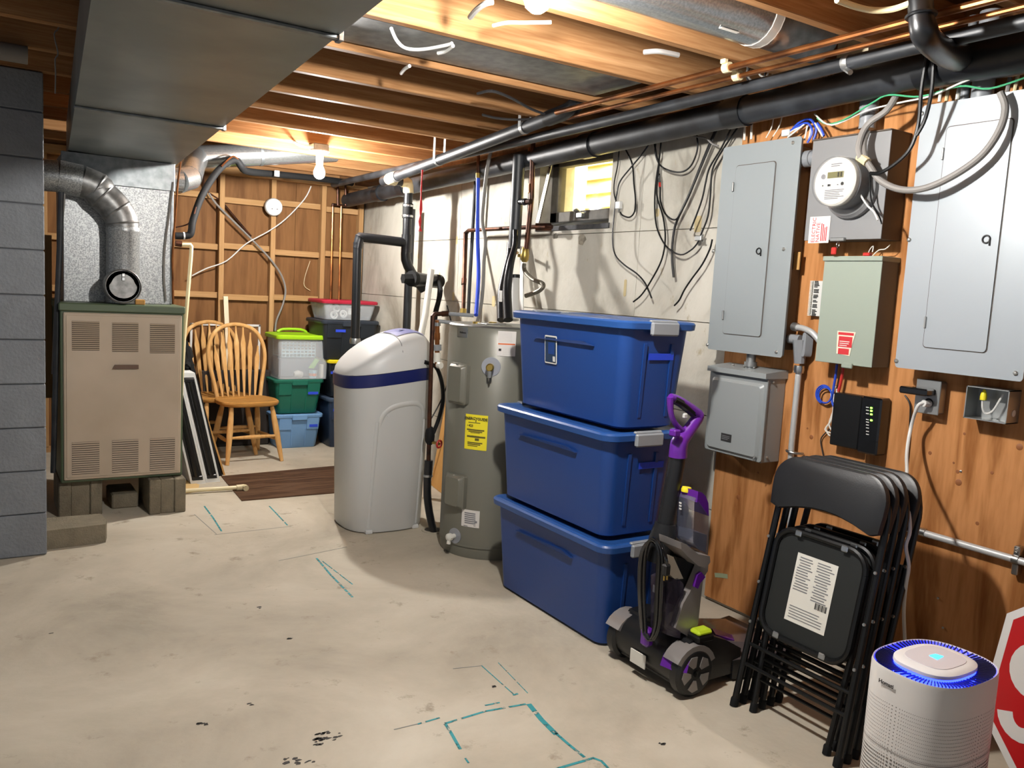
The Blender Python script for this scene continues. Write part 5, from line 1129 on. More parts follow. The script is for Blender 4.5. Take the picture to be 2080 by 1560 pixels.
sm = MB().tube([V((SC.x+.015, SC.y+y, on_lid(.015, y)+.0005)) for y in [-.225+.45*k/20 for k in range(21)]], .0022, 6); sm.build('lid_seam', 'inkgrey', ws)
# front face: arch relief and two foot strips
def front(x, z, inn=-.001):
    f = .90+.085*(z/.8); yy = hy*f*(1-min(1, abs(x)/(hx*f))**2.9)**(1/2.9); return V((SC.x+x, SC.y-yy+inn, z))
arc = [front(x, z, .017) for x, z in ((-.10, .60), (-.088, .66), (-.05, .70), (.01, .72), (.08, .728), (.125, .72), (.155, .69), (.165, .64))]
MB().tube(arc, [.018, .022, .023, .023, .023, .022, .021, .018], 12, 5).build('arch_relief', 'softgrey', ws)
for x0_, x1_ in ((-.115, -.135), (.178, .15)):
    MB().tube([front(x0_, .63, .012), front((x0_+x1_)/2, .33, .012), front(x1_, .03, .012)], .0165, 12, 4).build('foot_strip', 'softgrey', ws)
    f_ = front(x1_, .0); MB().box(f_+V((-.02, -.012, 0)), f_+V((.02, .02, .022)), ch=.004).build('foot', 'softlid', ws)
q = front(-.06, .665); MB().lathe([(.006, 0), (.005, .004)], q, (0, -1, 0), 8).build('button', 'softlid', ws)
lp_ = V((SC.x+.09, SC.y-.05, on_lid(.09, -.05)+.006)); MB().box(lp_+V((-.03, -.01, -.002)), lp_+V((.02, .01, .0015)), ch=.002).build('display', mat('disp', '#b9bcd6', .3), ws)

# ================================================================== carpet cleaner
mat('vacblack', '#151618', .4); mat('vacpurple', '#5c1f8c', .3, coat=.3); mat('vacsilver', '#9c9794', .35, .4); mat('vaclime', '#b7d22a', .35)
mat('vaclear', '#9aa0b4', .08, trans=.75, alpha=.55); mat('vacsmoke', '#4a4458', .1, trans=.5, alpha=.7)
VY0, VY1 = 2.0, 2.25
vc = thing('carpet_cleaner', 'upright carpet cleaner with purple handle and clear tank, wrapped black cord', 'carpet cleaner', (2.15, 2.12, 0))
def sil(P_, y, d, name, m, parent=vc, bev=None):
    return MB().prism([pt(x, yy, 'y', y) for x, yy in P_], (0, d, 0)).build(name, m, parent)
# wheels
WX = 2.085; wr_ = .088
for i, (y, w_) in enumerate(((1.955, .05), (2.30, .05))):
    wh_ = MB().lathe([(wr_-.012, 0), (wr_, .01), (wr_, w_-.01), (wr_-.012, w_)], (WX, y, wr_), (0, 1, 0), 32).build('wheel', 'vacblack', vc)
    s = -1 if i == 0 else 1; yo = y if i == 0 else y+w_
    for k in range(5):
        a0 = 2*PI*k/5+.32; a1 = a0+.82
        P_ = [V((WX+math.cos(a)*r_, yo, wr_+math.sin(a)*r_)) for a, r_ in ((a0+.14, .026), (a0, .062), ((a0+a1)/2, .068), (a1, .062), (a1-.14, .026))]
        MB().prism(P_, (0, s*.003, 0)).build('spoke_panel', 'vacsilver', wh_)
    MB().lathe([(.012, 0), (.012, .004)], (WX, yo, wr_), (0, s, 0), 12).build('hub_cap', 'blackgloss', wh_)
# rear barrel between the wheels
MB().tube([(WX+.005, 2.0, .105), (WX+.005, 2.30, .105)], .085, 20).build('rear_barrel', 'vacblack', vc)
bs = MB(); prof = [(2.04, .03), (2.04, .15), (2.08, .195), (2.17, .20), (2.26, .165), (2.34, .12), (2.34, .03)]
bs.prism([(x, 1.985, z) for x, z in prof], (0, .33, 0)).build('base_body', 'vacblack', vc)
for y, m_ in ((1.94, 'vacsilver'), (2.26, 'vacsilver')):
    f = MB(); P_ = [(WX+math.cos(a)*(wr_+.012), wr_+math.sin(a)*(wr_+.012)) for a in [PI*.12+k*PI*.72/8 for k in range(9)]]
    Q_ = [(WX+math.cos(a)*(wr_-.02), wr_+math.sin(a)*(wr_-.02)) for a in [PI*.12+k*PI*.72/8 for k in range(9)]][::-1]
    f.prism([(x, y+.018, z) for x, z in P_+Q_], (0, .075, 0)).build('wheel_fender', m_, vc)
MB().box((2.09, 1.96, .19), (2.17, 2.02, .215), ch=.006).build('button_seat', 'black', vc)
MB().box((2.095, 1.965, .212), (2.165, 2.015, .232), ch=.008).build('lime_pedal', 'vaclime', vc)
MB().prism([(2.0, 1.98, .105), (2.03, 1.945, .105), (2.05, 1.955, .145), (2.02, 1.985, .145)], (-.012, .055, 0)).build('purple_pedal', 'vacpurple', vc)
MB().box((1.996, 2.12, .05), (2.0, 2.20, .1)).build('rating_sticker', 'paper', vc)
# nozzle toward the wall
nz_ = MB(); nz_.prism([(2.30, 1.98, .01), (2.62, 1.93, .01), (2.62, 2.30, .01), (2.30, 2.27, .01)], (0, 0, .07)).build('nozzle_foot', 'vacblack', vc)
MB().loft([[V(p) for p in ((2.30, 1.985, .08), (2.60, 1.94, .075), (2.60, 2.29, .075), (2.30, 2.265, .08))], [V(p) for p in ((2.28, 2.01, .15), (2.53, 1.98, .10), (2.53, 2.25, .10), (2.28, 2.24, .15))]]).build('nozzle_window', mat('nozzleclear', '#8b7f80', .1, trans=.4, alpha=.8), vc)
MB().box((2.36, 1.925, .025), (2.54, 1.935, .06), ch=.004).build('side_bumper', mat('bumper', '#55585a', .5), vc)
MB().prism([(2.24, 2.02, .165), (2.33, 2.01, .13), (2.36, 2.05, .13), (2.27, 2.07, .165)], (0, 0, .012)).build('purple_latch', 'vacpurple', vc)
# body column: silver side arms, smoked tank between
def sq(P_, y, d, name, m):
    """block whose outline, swept back d metres, fills the outline P_"""
    xr = max(x for x, _ in P_); xl = min(x for x, _ in P_); k = max(.25, (xr-xl-410*d)/(xr-xl))
    return MB().prism([pt(xr-(xr-x)*k, yy+90*d, 'y', y) for x, yy in P_], (0, d, 0)).build(name, m, vc)
arm = [(1424, 1128), (1440, 1130), (1438, 1160), (1428, 1175), (1418, 1268), (1402, 1296), (1372, 1276), (1388, 1226), (1402, 1202), (1424, 1150)]
sil(arm, 2.02, .03, 'side_arm', 'vacsilver')
MB().prism([pt(x-8, y, 'y', 2.03)+V((0, .09, .02)) for x, y in arm], (0, .02, 0)).build('side_arm', 'vacsilver', vc)
sq([(1346, 1126), (1420, 1136), (1416, 1200), (1394, 1222), (1378, 1285), (1350, 1290)], 2.055, .07, 'spine', 'vacblack')
sq([(1322, 1176), (1362, 1166), (1388, 1178), (1389, 1200), (1374, 1290), (1320, 1282)], 2.03, .085, 'dirty_tank', 'vacsmoke')
sq([(1333, 1122), (1352, 1126), (1388, 1170), (1360, 1172), (1334, 1160)], 2.03, .06, 'tank_top', mat('vacbeige', '#a39a8b', .5))
p_ = pt(1334, 1206, 'x', 1.995); MB().box(p_, p_+V((.001, .022, .026))).build('tank_sticker', 'paper', vc)
sq([(1338, 1092), (1358, 1096), (1400, 1116), (1441, 1120), (1443, 1132), (1428, 1144), (1400, 1140), (1358, 1118), (1340, 1106)], 2.0, .11, 'collar', 'vacsilver')
sil([(1412, 1166), (1420, 1160), (1428, 1170), (1418, 1182), (1413, 1194), (1406, 1190)], 2.012, -.012, 'purple_latch', 'vacpurple')
# clean water tank with purple top
sq([(1373, 1096), (1400, 1112), (1434, 1120), (1440, 1040), (1430, 1024), (1386, 1004), (1379, 1010)], 2.04, .085, 'clean_tank', 'vaclear')
sq([(1377, 1092), (1400, 1108), (1431, 1116), (1436, 1080), (1380, 1073)], 2.046, .072, 'tank_water', mat('tankgrey', '#6e7285', .3, alpha=.8))
sq([(1377, 1012), (1383, 990), (1404, 992), (1424, 1000), (1438, 1014), (1440, 1040), (1415, 1026), (1386, 1010)], 2.035, .095, 'tank_lid', 'vacpurple')
kc = pt(1394, 997, 'y', 2.1); MB().lathe([(.018, -.004), (.019, .006), (.016, .014), (.001, .015)], kc, (0.1, 0, 1), 14).build('tank_cap', 'yellow', vc)
for k in range(3): p_ = pt(1384, 1024+k*6, 'x', 2.088); MB().box(p_, p_+V((.0008, .012, .006))).build('fill_mark', 'white', vc)
# pole and handle
pa, pb_ = pt(1348, 1085, 'y', 2.14), pt(1378, 925, 'y', 2.14)
ax_ = (pb_-pa).normalized(); sd_ = V((0, 1, 0)); fr_ = sd_.cross(ax_)
def oval(c, a, b_, n_=16): return [c+fr_*math.cos(2*PI*k/n_)*a+sd_*math.sin(2*PI*k/n_)*b_ for k in range(n_)]
MB().loft([oval(pa, .033, .028), oval(pb_, .030, .026)]).build('pole', 'vacblack', vc)
MB().loft([oval(pa-ax_*.10, .05, .05), oval(pa-ax_*.02, .05, .05), oval(pa+ax_*.04, .04, .036)]).build('pole_socket', 'vacblack', vc)
hd = [pt(x, y, 'y', 2.14) for x, y in ((1377, 928), (1380, 900), (1392, 884), (1408, 862), (1418, 846), (1412, 838), (1395, 824), (1376, 812), (1362, 807))]
MB().tube(hd, [.034, .032, .026, .023, .022, .021, .018, .016, .014], 12, 4).build('handle_grip', 'vacpurple', vc)
MB().tube([pt(x, y, 'y', 2.14) for x, y in ((1362, 807), (1362, 830), (1366, 850), (1376, 866), (1388, 876))], [.014, .011, .010, .010, .012], 10, 4).build('handle_bow', 'vacpurple', vc)
MB().tube([pt(x, y, 'y', 2.138) for x, y in ((1368, 811), (1382, 818), (1398, 830), (1410, 840))], .0165, 10, 3).build('grip_pad', 'vacblack', vc)
q = pt(1374, 880, 'y', 2.12); MB().box(q+V((-.02, -.012, -.012)), q+V((.012, .02, .014)), ch=.005).build('trigger', 'vacpurple', vc)
q = pt(1391, 844, 'y', 2.13); MB().box(q+V((-.008, -.006, -.01)), q+V((.01, .006, .008)), ch=.003).build('hose_clip', 'white', vc)
# wrapped cord
cdr = thing('cord_hook', None, None, (0, 0, 0)); bpy.data.objects.remove(cdr)
q = pt(1314, 1293, 'x', 1.985); MB().box(q+V((-.02, -.022, -.035)), q+V((.02, .022, .035)), ch=.012).build('cord_hook', 'vacpurple', vc)
for k in range(6):
    o_ = (k-2.5)*2.0; X0 = 1.985-.009*(k % 3)
    MB().tube([pt(x, y, 'x', X0) for x, y in ((1308+o_*.8, 1286), (1303+o_, 1200), (1306+o_, 1130), (1318+o_*.5, 1100-o_*.4), (1332+o_*.3, 1100-o_*.6), (1341+o_, 1130), (1338+o_, 1200), (1334+o_, 1270), (1322+o_*.8, 1300), (1309+o_*.8, 1288))], .0058, 8, 4).build('power_cord', 'blackgloss', vc)
q = pt(1353, 1158, 'x', 1.965); pg = MB().box(q+V((-.014, -.01, -.02)), q+V((.016, .012, .022)), ch=.006).build('plug', 'vacblack', vc)
MB().tube([q+V((0, 0, .02)), pt(1352, 1130, 'x', 1.965), pt(1343, 1104, 'x', 1.98)], .006, 8, 3).build('plug_cord', 'blackgloss', vc)
MB().box(q+V((-.008, -.003, -.036)), q+V((-.005, .003, -.018))).box(q+V((.006, -.003, -.036)), q+V((.009, .003, -.018))).build('prongs', 'brass', pg)

# ================================================================== folding chairs
mat('chairmetal', '#121314', .35, .3); mat('chairpad', '#1b1c1e', .42, bump=.05, bscale=300)
mat('chairunder', '#191c1b', .55)
def folding_chair(label, with_label):
    t = thing('folding_chair', label, 'chair', (0, 0, 0), 'folding chairs leaning on the wall')
    B = lambda mb, nm, m, par=None: mb.build(nm, m, par or t, local=True)
    hw = .207
    for s in (-1, 1):
        B(MB().tube([(s*hw, 0, .006), (s*(hw-.004), 0, .4), (s*(hw-.008), 0, .70), (s*(hw-.014), 0, .79), (s*(hw-.05), 0, .85), (s*.05, 0, .868)], .0115, 10, 2), 'side_rail', 'chairmetal')
        B(MB().lathe([(.0145, -.004), (.015, .02), (.0125, .026)], (s*hw, 0, .004), n=10), 'foot_cap', 'blackrubber')
        B(MB().tube([(s*(hw-.06), .028, .012), (s*(hw-.045), .028, .35), (s*(hw-.04), .022, .60)], .0105, 10), 'rear_leg', 'chairmetal')
        B(MB().lathe([(.0135, -.004), (.014, .02), (.0115, .026)], (s*(hw-.06), .028, .01), n=10), 'foot_cap', 'blackrubber')
        for z in (.30, .44, .60): B(MB().lathe([(.006, 0), (.005, .004)], (s*(hw-.004), -.012, z), (0, -1, 0), 8), 'rivet', 'steeldull')
    for z, y, w_ in ((.155, 0, hw), (.225, 0, hw), (.12, .028, hw-.06), (.19, .028, hw-.055)):
        B(MB().tube([(-w_, y, z), (w_, y, z)], .0065, 8), 'crossbar', 'chairmetal')
    # padded back: rounded top corners, arched lower edge
    top = []
    for k in range(9): a = PI*.5*k/8; top.append((hw+.004-.085+.085*math.sin(a), .805+.085*math.cos(a)))
    right = top+[(hw+.003, .77), (hw-.002, .716)]
    low = [(hw*.84, .705), (hw*.55, .722), (hw*.25, .734), (0, .737)]
    outl = right+low; outl = outl+[(-x, z) for x, z in outl[::-1]][1:]
    outl = outl[:-1] if outl[0] == outl[-1] else outl
    c0 = V((0, 0, .80)); rg = lambda sc_, y: [V((x*sc_, y+.012*(x/hw)**2*-1, .80+(z-.80)*sc_)) for x, z in outl]
    B(MB().loft([rg(.955, -.006), rg(1., -.014), rg(1., -.024), rg(.985, -.031), rg(.93, -.035)]), 'backrest', 'chairpad')
    # seat folded up, underside to the room
    sr = lambda hx_, hz_, r_, y: [V((p.x, y, .468+p.y)) for p in rr(0, 0, hx_, hz_, r_, 0, 6)]
    st_ = B(MB().loft([sr(.160, .168, .055, -.004), sr(.166, .174, .06, .006), sr(.166, .174, .06, .022), sr(.15, .155, .05, .034)]), 'seat', 'chairunder')
    ring = [p for p in sr(.170, .178, .065, -.008)]; B(MB().tube(ring+[ring[0]], .0105, 8), 'seat_frame', 'chairmetal')
    for x, z in ((-.085, .642), (.09, .642), (-.09, .296), (.09, .296)):
        B(MB().box((x-.012, -.022, z-.01), (x+.012, -.014, z+.01), ch=.003), 'seat_clip', 'steel', st_)
    if with_label:
        lb = B(panel(MB(), (-.003, -.0045, .468), X_, Z_, .155, .225, .001), 'instruction_label', 'paper', st_)
        g = MB(); print_lines(g, V((-.042, -.006, .515)), X_, Z_, .06, .115, 13, seed=5, fill=.4); print_lines(g, V((.034, -.006, .508)), X_, Z_, .066, .13, 15, seed=6, fill=.4); print_lines(g, V((-.005, -.006, .388)), X_, Z_, .13, .045, 5, seed=7, fill=.3)
        g.build('fine_print', 'inkgrey', st_, local=True)
        g = MB()
        for k in range(11): g.box((.022+k*.0042, -.0068, .424), (.022+k*.0042+(.0014 if k % 3 else .0026), -.006, .444))
        g.build('barcode', 'ink', st_, local=True)
    return t
ch0 = folding_chair('front black folding chair of the row, with paper label under its seat', True)
ch1 = folding_chair('second black folding chair, directly behind the labelled one', False)
chs = [ch0, ch1]
for lab in ('third black folding chair, between the second and the rearmost', 'rearmost black folding chair, nearest the plywood'):
    c = copy_tree(ch1); c['label'] = lab; chs.append(c)
for k, c in enumerate(chs):
    base = V((2.17+.046*k, 1.643+.003*k, 0)); tz = V((.165+.006*k+(.03 if k == 3 else 0), 0, .90))
    c.matrix_world = frame(base, (0, -1, 0), tz)

# ================================================================== air purifier
mat('purwhite', '#d2cec9', .38); mat('purtop', '#e2dedb', .35); mat('purdark', '#0b0e18', .5)
PC = V((2.035, 1.105, 0)); PA = 0.; PH = .50; PR = .156; PQ = .80
ap = thing('air_purifier', 'white round air purifier with glowing blue ring on top', 'air purifier', PC)
def pring(s, z, p=2.7, n_=56):
    o = []
    for k in range(n_):
        a = 2*PI*k/n_; c, s_ = math.cos(a), math.sin(a); x = s*math.copysign(abs(c)**(2/p), c); y = s*PQ*math.copysign(abs(s_)**(2/p), s_)
        o.append(PC+V((x*math.cos(PA)-y*math.sin(PA), x*math.sin(PA)+y*math.cos(PA), z)))
    return o
MB().loft([pring(PR*.94, .004), pring(PR*.985, .016), pring(PR, .05), pring(PR, PH-.008), pring(PR*.985, PH), pring(PR*.965, PH-.002), pring(PR*.955, PH-.03)], True, True).build('shell', 'purwhite', ap)
MB().loft([pring(PR*.955, PH-.032), pring(PR*.955, PH-.029)]).build('vent_well', 'purdark', ap)
for k in range(84):
    a = 2*PI*k/84; p = 2.6
    def P_(f, z): 
        c, s_ = math.cos(a), math.sin(a); x = PR*f*math.copysign(abs(c)**(2/p), c); y = PR*f*PQ*math.copysign(abs(s_)**(2/p), s_)
        return PC+V((x*math.cos(PA)-y*math.sin(PA), x*math.sin(PA)+y*math.cos(PA), z))
    MB().ribbon([P_(.66, PH-.012), P_(.80, PH-.006), P_(.955, PH-.003)], .0022, Z_, .004).build('vent_fin', 'purdark', ap)
glow = bpy.data.materials.new('blueglow'); glow.use_nodes = True; b = glow.node_tree.nodes['Principled BSDF']; b.inputs['Base Color'].default_value = (.01, .02, .3, 1)
b.inputs['Emission Color'].default_value = (.01, .02, 1, 1); b.inputs['Emission Strength'].default_value = 11.0; MATS['blueglow'] = glow
MB().loft([pring(PR*.66, PH-.03), pring(PR*.645, PH-.004)], False, False).build('light_ring', 'blueglow', ap)
MB().loft([pring(PR*.64, PH-.005), pring(PR*.665, PH-.002), pring(PR*.66, PH+.006), pring(PR*.60, PH+.011), pring(PR*.5, PH+.012)]).build('top_cap', 'purtop', ap)
MB().loft([pring(PR*.47, PH+.0115, 3.2), pring(PR*.465, PH+.0135, 3.2)]).build('touch_panel', mat('touch', '#d3ced2', .2), ap)
tr = [PC+V((-.012, -.012, PH+.0136)), PC+V((.022, -.008, PH+.0136)), PC+V((.016, .01, PH+.0136)), PC+V((-.008, .012, PH+.0136))]
MB().prism(tr, (0, 0, .0012)).build('indicator', mat('indic', '#35b4ff', .3, emit=2.5), ap)
# perforated grille: rows of small slots on the lower shell
g = MB()
for r_ in range(44):
    z = .02+r_*.0092
    ring = pring(PR+.0006, z, n_=180)
    for k in range(180):
        if z < .30 or True:
            p0, p1 = ring[k], ring[(k+1) % 180]; d_ = (p1-p0); wq = .30 if z > .285 else .55; hq = .0018 if z > .285 else .0042
            q0 = p0+d_*.2; q1 = q0+d_*wq
            g.add([q0, q1, q1+Z_*hq, q0+Z_*hq], [(0, 1, 2, 3)])
o = g.build('grille_holes', mat('purhole', '#6d6864', .8), ap, smooth_=False); o['kind'] = 'stuff'
MB().loft([pring(PR+.0008, .30), pring(PR+.0008, .303)], False, False).build('grille_edge', mat('puredge', '#a49e9a', .6), ap)
lc = pt(1833, 1400, 'x', PC.x-PR)
lettering('Homati', .014, V((PC.x-PR*1.002-.0022, PC.y+.028, lc.z-.004)), (-.07, -1, 0), Z_, 'ink', ap, bold=.0004)

# ================================================================== stop sign
mat('signred', '#b50f16', .35); mat('signwhite', '#d6d4cf', .45)
S = .712
lean = math.radians(6); roll = math.radians(5); sg = thing('stop_sign', 'red octagonal stop sign leaning on the plywood behind the air purifier', 'sign', M=None)
sz = V((math.sin(lean), 0, math.cos(lean))); sn = V((-math.cos(lean), 0, math.sin(lean))); su_ = V((0, -1, 0))
su_, sz = su_*math.cos(roll)-sz*math.sin(roll), sz*math.cos(roll)+su_*math.sin(roll)
sc0 = pt(2014, 1380, 'x', 2.44); ctr = sc0+su_*(S/2)
ctr.z = .366
sg.location = ctr
def so_(u_, v_, d=0.): return ctr+su_*u_+sz*v_+sn*d
def octo(s): return [(s/2/math.cos(PI/8)*math.cos(PI/8+k*PI/4), s/2/math.cos(PI/8)*math.sin(PI/8+k*PI/4)) for k in range(8)]
MB().prism([so_(*p) for p in octo(S)], sn*.0025).build('sign_plate', 'signwhite', sg)
fc_ = MB().prism([so_(*p, .0025) for p in octo(S-.042)], sn*.0008).build('red_face', 'signred', sg)
def stroke(P_): MB().ribbon([so_(x, y-.035, .0034) for x, y in P_], .042, sn, .0006).build('letter_stroke', 'signwhite', fc_)
def arcp(cx, cy, rx, ry, a0, a1, n_=16): return [(cx+rx*math.cos(a0+(a1-a0)*k/n_), cy+ry*math.sin(a0+(a1-a0)*k/n_)) for k in range(n_+1)]
Lx = -.245
stroke(arcp(Lx, .062, .048, .058, .15, PI*1.5)[0:]+arcp(Lx, -.06, .05, .064, PI/2, -PI*.9))
stroke([(-.135, .12), (-.025, .12)]); stroke([(-.08, .12), (-.08, -.125)])
stroke(arcp(.085, 0, .05, .12, 0, 2*PI, 28))
stroke([(.205, -.125), (.205, .12), (.25, .12)]+arcp(.25, .06, .048, .06, PI/2, -PI/2)+[(.205, 0)])

# ================================================================== windsor chairs
def windsor(label, M_wood, seat_m):
    t = thing('windsor_chair', label, 'chair', (0, 0, 0), 'wooden windsor chairs')
    B = lambda mb, nm, m, par=None: mb.build(nm, m, par or t, local=True)
    # saddle seat, front toward -y
    o = []
    for k in range(28):
        a = 2*PI*k/28; c, s = math.cos(a), math.sin(a); x = .225*math.copysign(abs(c)**(.62), c); y = .205*math.copysign(abs(s)**(.62), s)
        x *= 1-.10*max(0, y)/.2; o.append((x, y))
    sr = lambda f, z, dish=0: [V((x*f, y*f, z-dish*(1-((x/.225)**2)))) for x, y in o]
    B(MB().loft([sr(.90, .415), sr(.97, .422), sr(1, .437), sr(.99, .449), sr(.95, .455), sr(.80, .452), sr(.45, .444), sr(.1, .443)]), 'seat', seat_m)
    legs = [((-.15, -.13), (-.205, -.22)), ((.15, -.13), (.205, -.22)), ((-.13, .13), (-.185, .24)), ((.13, .13), (.185, .24))]
    for (tx, ty), (fx_, fy_) in legs:
        P_ = [V((tx+(fx_-tx)*k, ty+(fy_-ty)*k, .425*(1-k))) for k in (0, .1, .25, .45, .55, .75, .9, 1)]
        B(MB().tube(P_, [.013, .017, .021, .023, .022, .019, .016, .014], 12), 'leg', M_wood)
    at = lambda L_, k: V((L_[0][0]+(L_[1][0]-L_[0][0])*k, L_[0][1]+(L_[1][1]-L_[0][1])*k, .425*(1-k)))
    for a, b, k in ((0, 1, .55), (2, 3, .52), (0, 2, .62), (1, 3, .62)):
        p, q = at(legs[a], k), at(legs[b], k); P_ = [p.lerp(q, u) for u in (0, .2, .5, .8, 1)]
        B(MB().tube(P_, [.009, .012, .016, .012, .009], 10), 'stretcher', M_wood)
    # bow back
    tilt = .20; yb_ = .165
    bow = [V((x, yb_+(z-.45)*tilt, z)) for x, z in ((-.165, .44), (-.185, .56), (-.213, .70), (-.218, .78), (-.205, .86), (-.165, .935), (-.10, .98), (0, 1.0), (.10, .98), (.165, .935), (.205, .86), (.218, .78), (.213, .70), (.185, .56), (.165, .44))]
    B(MB().tube(bow, .0155, 10, 3), 'bow', M_wood)
    for i in range(7):
        u = (i-3)/3; xb, xt = u*.125, u*.168; ztop = .45+.54*math.sqrt(max(0, 1-(abs(u)*.74)**2.4))
        P_ = []
        for k, wd, th in ((0, .007, .007), (.12, .010, .008), (.22, .0115, .006), (.35, .0140, .0055), (.62, .0175, .0055), (.76, .0195, .0055), (.90, .008, .007), (1, .006, .006)):
            z = .45+(ztop-.45)*k; x = xb+(xt-xb)*k; P_.append((V((x, yb_+(z-.45)*tilt, z)), wd, th))
        rings = [[c+V((math.cos(2*PI*q/8)*wd, math.sin(2*PI*q/8)*th, 0)) for q in range(8)] for c, wd, th in P_]
        B(MB().loft(rings), 'spindle', M_wood)
    return t
w1 = windsor('light oak windsor chair with arrow spindles in front of the other one', 'oak', 'oakseat'); w1.location = (1.685, 6.33, 0); w1.rotation_euler = (0, 0, math.radians(4))
w2 = copy_tree(w1); w2['label'] = 'second oak windsor chair, mostly hidden behind the front one'; w2.location = (1.56, 6.60, 0); w2.rotation_euler = (0, 0, math.radians(7))

# ================================================================== bins at the far wall
def bin_(name, label, x0, x1, y0, y1, z0, z1, m, lid_m, lid_h=.03, taper=.03, over=.015, group=None, tape=None, ribs=True, latch=True, clear=False):
    cx, cy, hx, hy = (x0+x1)/2, (y0+y1)/2, (x1-x0)/2, (y1-y0)/2
    t = thing(name, label, 'bin', (cx, cy, z0), group); zl = z1-lid_h
    g = MB()
    if clear:
        th = .003; R0 = [rr(cx, cy, hx-taper, hy-taper, .035, z0+.001, 4), rr(cx, cy, hx, hy, .035, zl, 4)]; R1 = [rr(cx, cy, hx-th, hy-th, .032, zl, 4), rr(cx, cy, hx-taper-th, hy-taper-th, .032, z0+.005, 4)]
        g.loft(R0+R1)
    else: g.loft([rr(cx, cy, hx-taper-.008, hy-taper-.008, .03, z0, 4), rr(cx, cy, hx-taper, hy-taper, .035, z0+.012, 4), rr(cx, cy, hx, hy, .035, zl+.004, 4)])
    g.build('body', m, t)
    l = MB(); l.loft([rr(cx, cy, hx+over-.003, hy+over-.003, .04, zl, 4), rr(cx, cy, hx+over, hy+over, .045, zl+.004, 4), rr(cx, cy, hx+over, hy+over, .045, z1-.008, 4), rr(cx, cy, hx+over-.008, hy+over-.008, .04, z1, 4), rr(cx, cy, hx-.01, hy-.01, .03, z1, 4), rr(cx, cy, hx-.02, hy-.02, .03, z1-.005, 4)])
    lid = l.build('lid', lid_m, t)
    h = zl-z0; yf = lambda z: cy-hy+taper*(1-(z-z0)/h)
    if ribs:
        zq = z0+h*.62
        for xa, xb in ((-hx*.86, -hx*.34), (hx*.34, hx*.86)):
            MB().prism([V((cx+xa, yf(zq)-.001, zq)), V((cx+xb, yf(zq)-.001, zq)), V((cx+xb, yf(zl)-.001, zl)), V((cx+xa, yf(zl)-.001, zl))], (0, -.008, 0)).build('shoulder_step', m, t)
        for xa in (-hx*.30, hx*.30): MB().prism([V((cx+xa-.003, yf(z0+.02), z0+.02)), V((cx+xa+.003, yf(z0+.02), z0+.02)), V((cx+xa+.003, yf(zq), zq)), V((cx+xa-.003, yf(zq), zq))], (0, -.004, 0)).build('rib', m, t)
    if latch: MB().box((cx-hx*.33, cy-hy-over-.006, zl-.02), (cx+hx*.33, cy-hy-over+.012, z1-.004), ch=.005).build('latch', lid_m, lid)
    if tape:
        tx, tz, tw = tape; panel(MB(), V((tx, yf(tz)-.0105, tz)), X_, Z_, tw, .022, .0006).build('blue_tape', 'bluetape', t)
    return t, cx, cy
mat('binblue', '#6a93bf', .4); mat('bingreen', '#13604e', .4); mat('binlime', '#9acb1d', .35); mat('binclear', '#dfe6ea', .12, alpha=.28); mat('binblack', '#1a2128', .42); mat('binnavy', '#1d2f49', .42); mat('binlidnavy', '#39485c', .42); mat('binred', '#a32037', .38); mat('binlidblack', '#262e38', .42); mat('binyellow', '#e3d01f', .4)
L_ = 'bins stacked at the far wall'
bin_('storage_bin', 'light blue lidded bin at the bottom of the left stack', 1.985, 2.365, 6.555, 6.88, 0, .285, 'binblue', 'binblue', group=L_, tape=(2.295, .185, .07))
bin_('storage_bin', 'dark green lidded bin between the blue bin and the clear tote', 1.975, 2.365, 6.555, 6.88, .286, .570, 'bingreen', 'bingreen', group=L_, tape=(2.285, .455, .085))
ct, cx, cy = bin_('clear_tote', 'clear tote with lime green lid on the green bin', 1.985, 2.41, 6.53, 6.88, .571, .93, 'binclear', 'binlime', lid_h=.035, taper=.012, over=.018, group=L_, ribs=False, latch=False, clear=True)
MB().tube([(2.07, 6.86, .932), (2.12, 6.865, .955), (2.27, 6.865, .955), (2.32, 6.86, .932)], .011, 8, 3).build('lid_handle', 'binlime', ct)
# what lies in the clear tote
t = thing('mesh_basket', 'pale blue lattice basket inside the clear tote', 'basket', (2.17, 6.7, .70))
MB().box((2.03, 6.60, .745), (2.31, 6.80, .75)).build('basket_floor', mat('basketblue', '#a9c9d6', .5), t)
for k in range(4): MB().box((2.03, 6.598, .77+k*.026), (2.31, 6.602, .782+k*.026)).build('slat', 'basketblue', t)
for k in range(10): MB().box((2.03+k*.0305, 6.597, .75), (2.036+k*.0305, 6.603, .865)).build('upright', 'basketblue', t)
o = MB().box((2.02, 6.62, .578), (2.34, 6.84, .742), ch=.012).build('grey_box', mat('greyblue', '#6a7380', .6)); tag(o, 'grey-blue box under the basket in the clear tote', 'box')
o = MB().tube([(2.13, 6.575, .607), (2.16, 6.575, .612), (2.195, 6.575, .604)], [.02, .03, .024], 10, 3).build('white_bundle', 'white'); tag(o, 'crumpled white bundle in the clear tote', 'bundle')
t = thing('paper_tub', 'small blue and white tub in the clear tote', 'cup', (2.285, 6.575, .577)); MB().lathe([(.028, 0), (.035, .06), (.036, .064)], (2.285, 6.575, .577), n=18).build('cup', 'basketblue', t); MB().lathe([(.031, .018), (.033, .04)], (2.285, 6.5745, .577), n=18, cap=False).build('cup_print', mat('cuporange', '#d08b6d', .6), t)
o = MB().prism([(2.25, 6.57, .66), (2.29, 6.57, .655), (2.335, 6.57, .725), (2.305, 6.57, .74)], (0, .02, 0)).build('green_folder', mat('palegreen', '#8fbf6a', .5)); tag(o, 'pale green card leaning inside the clear tote', 'card')
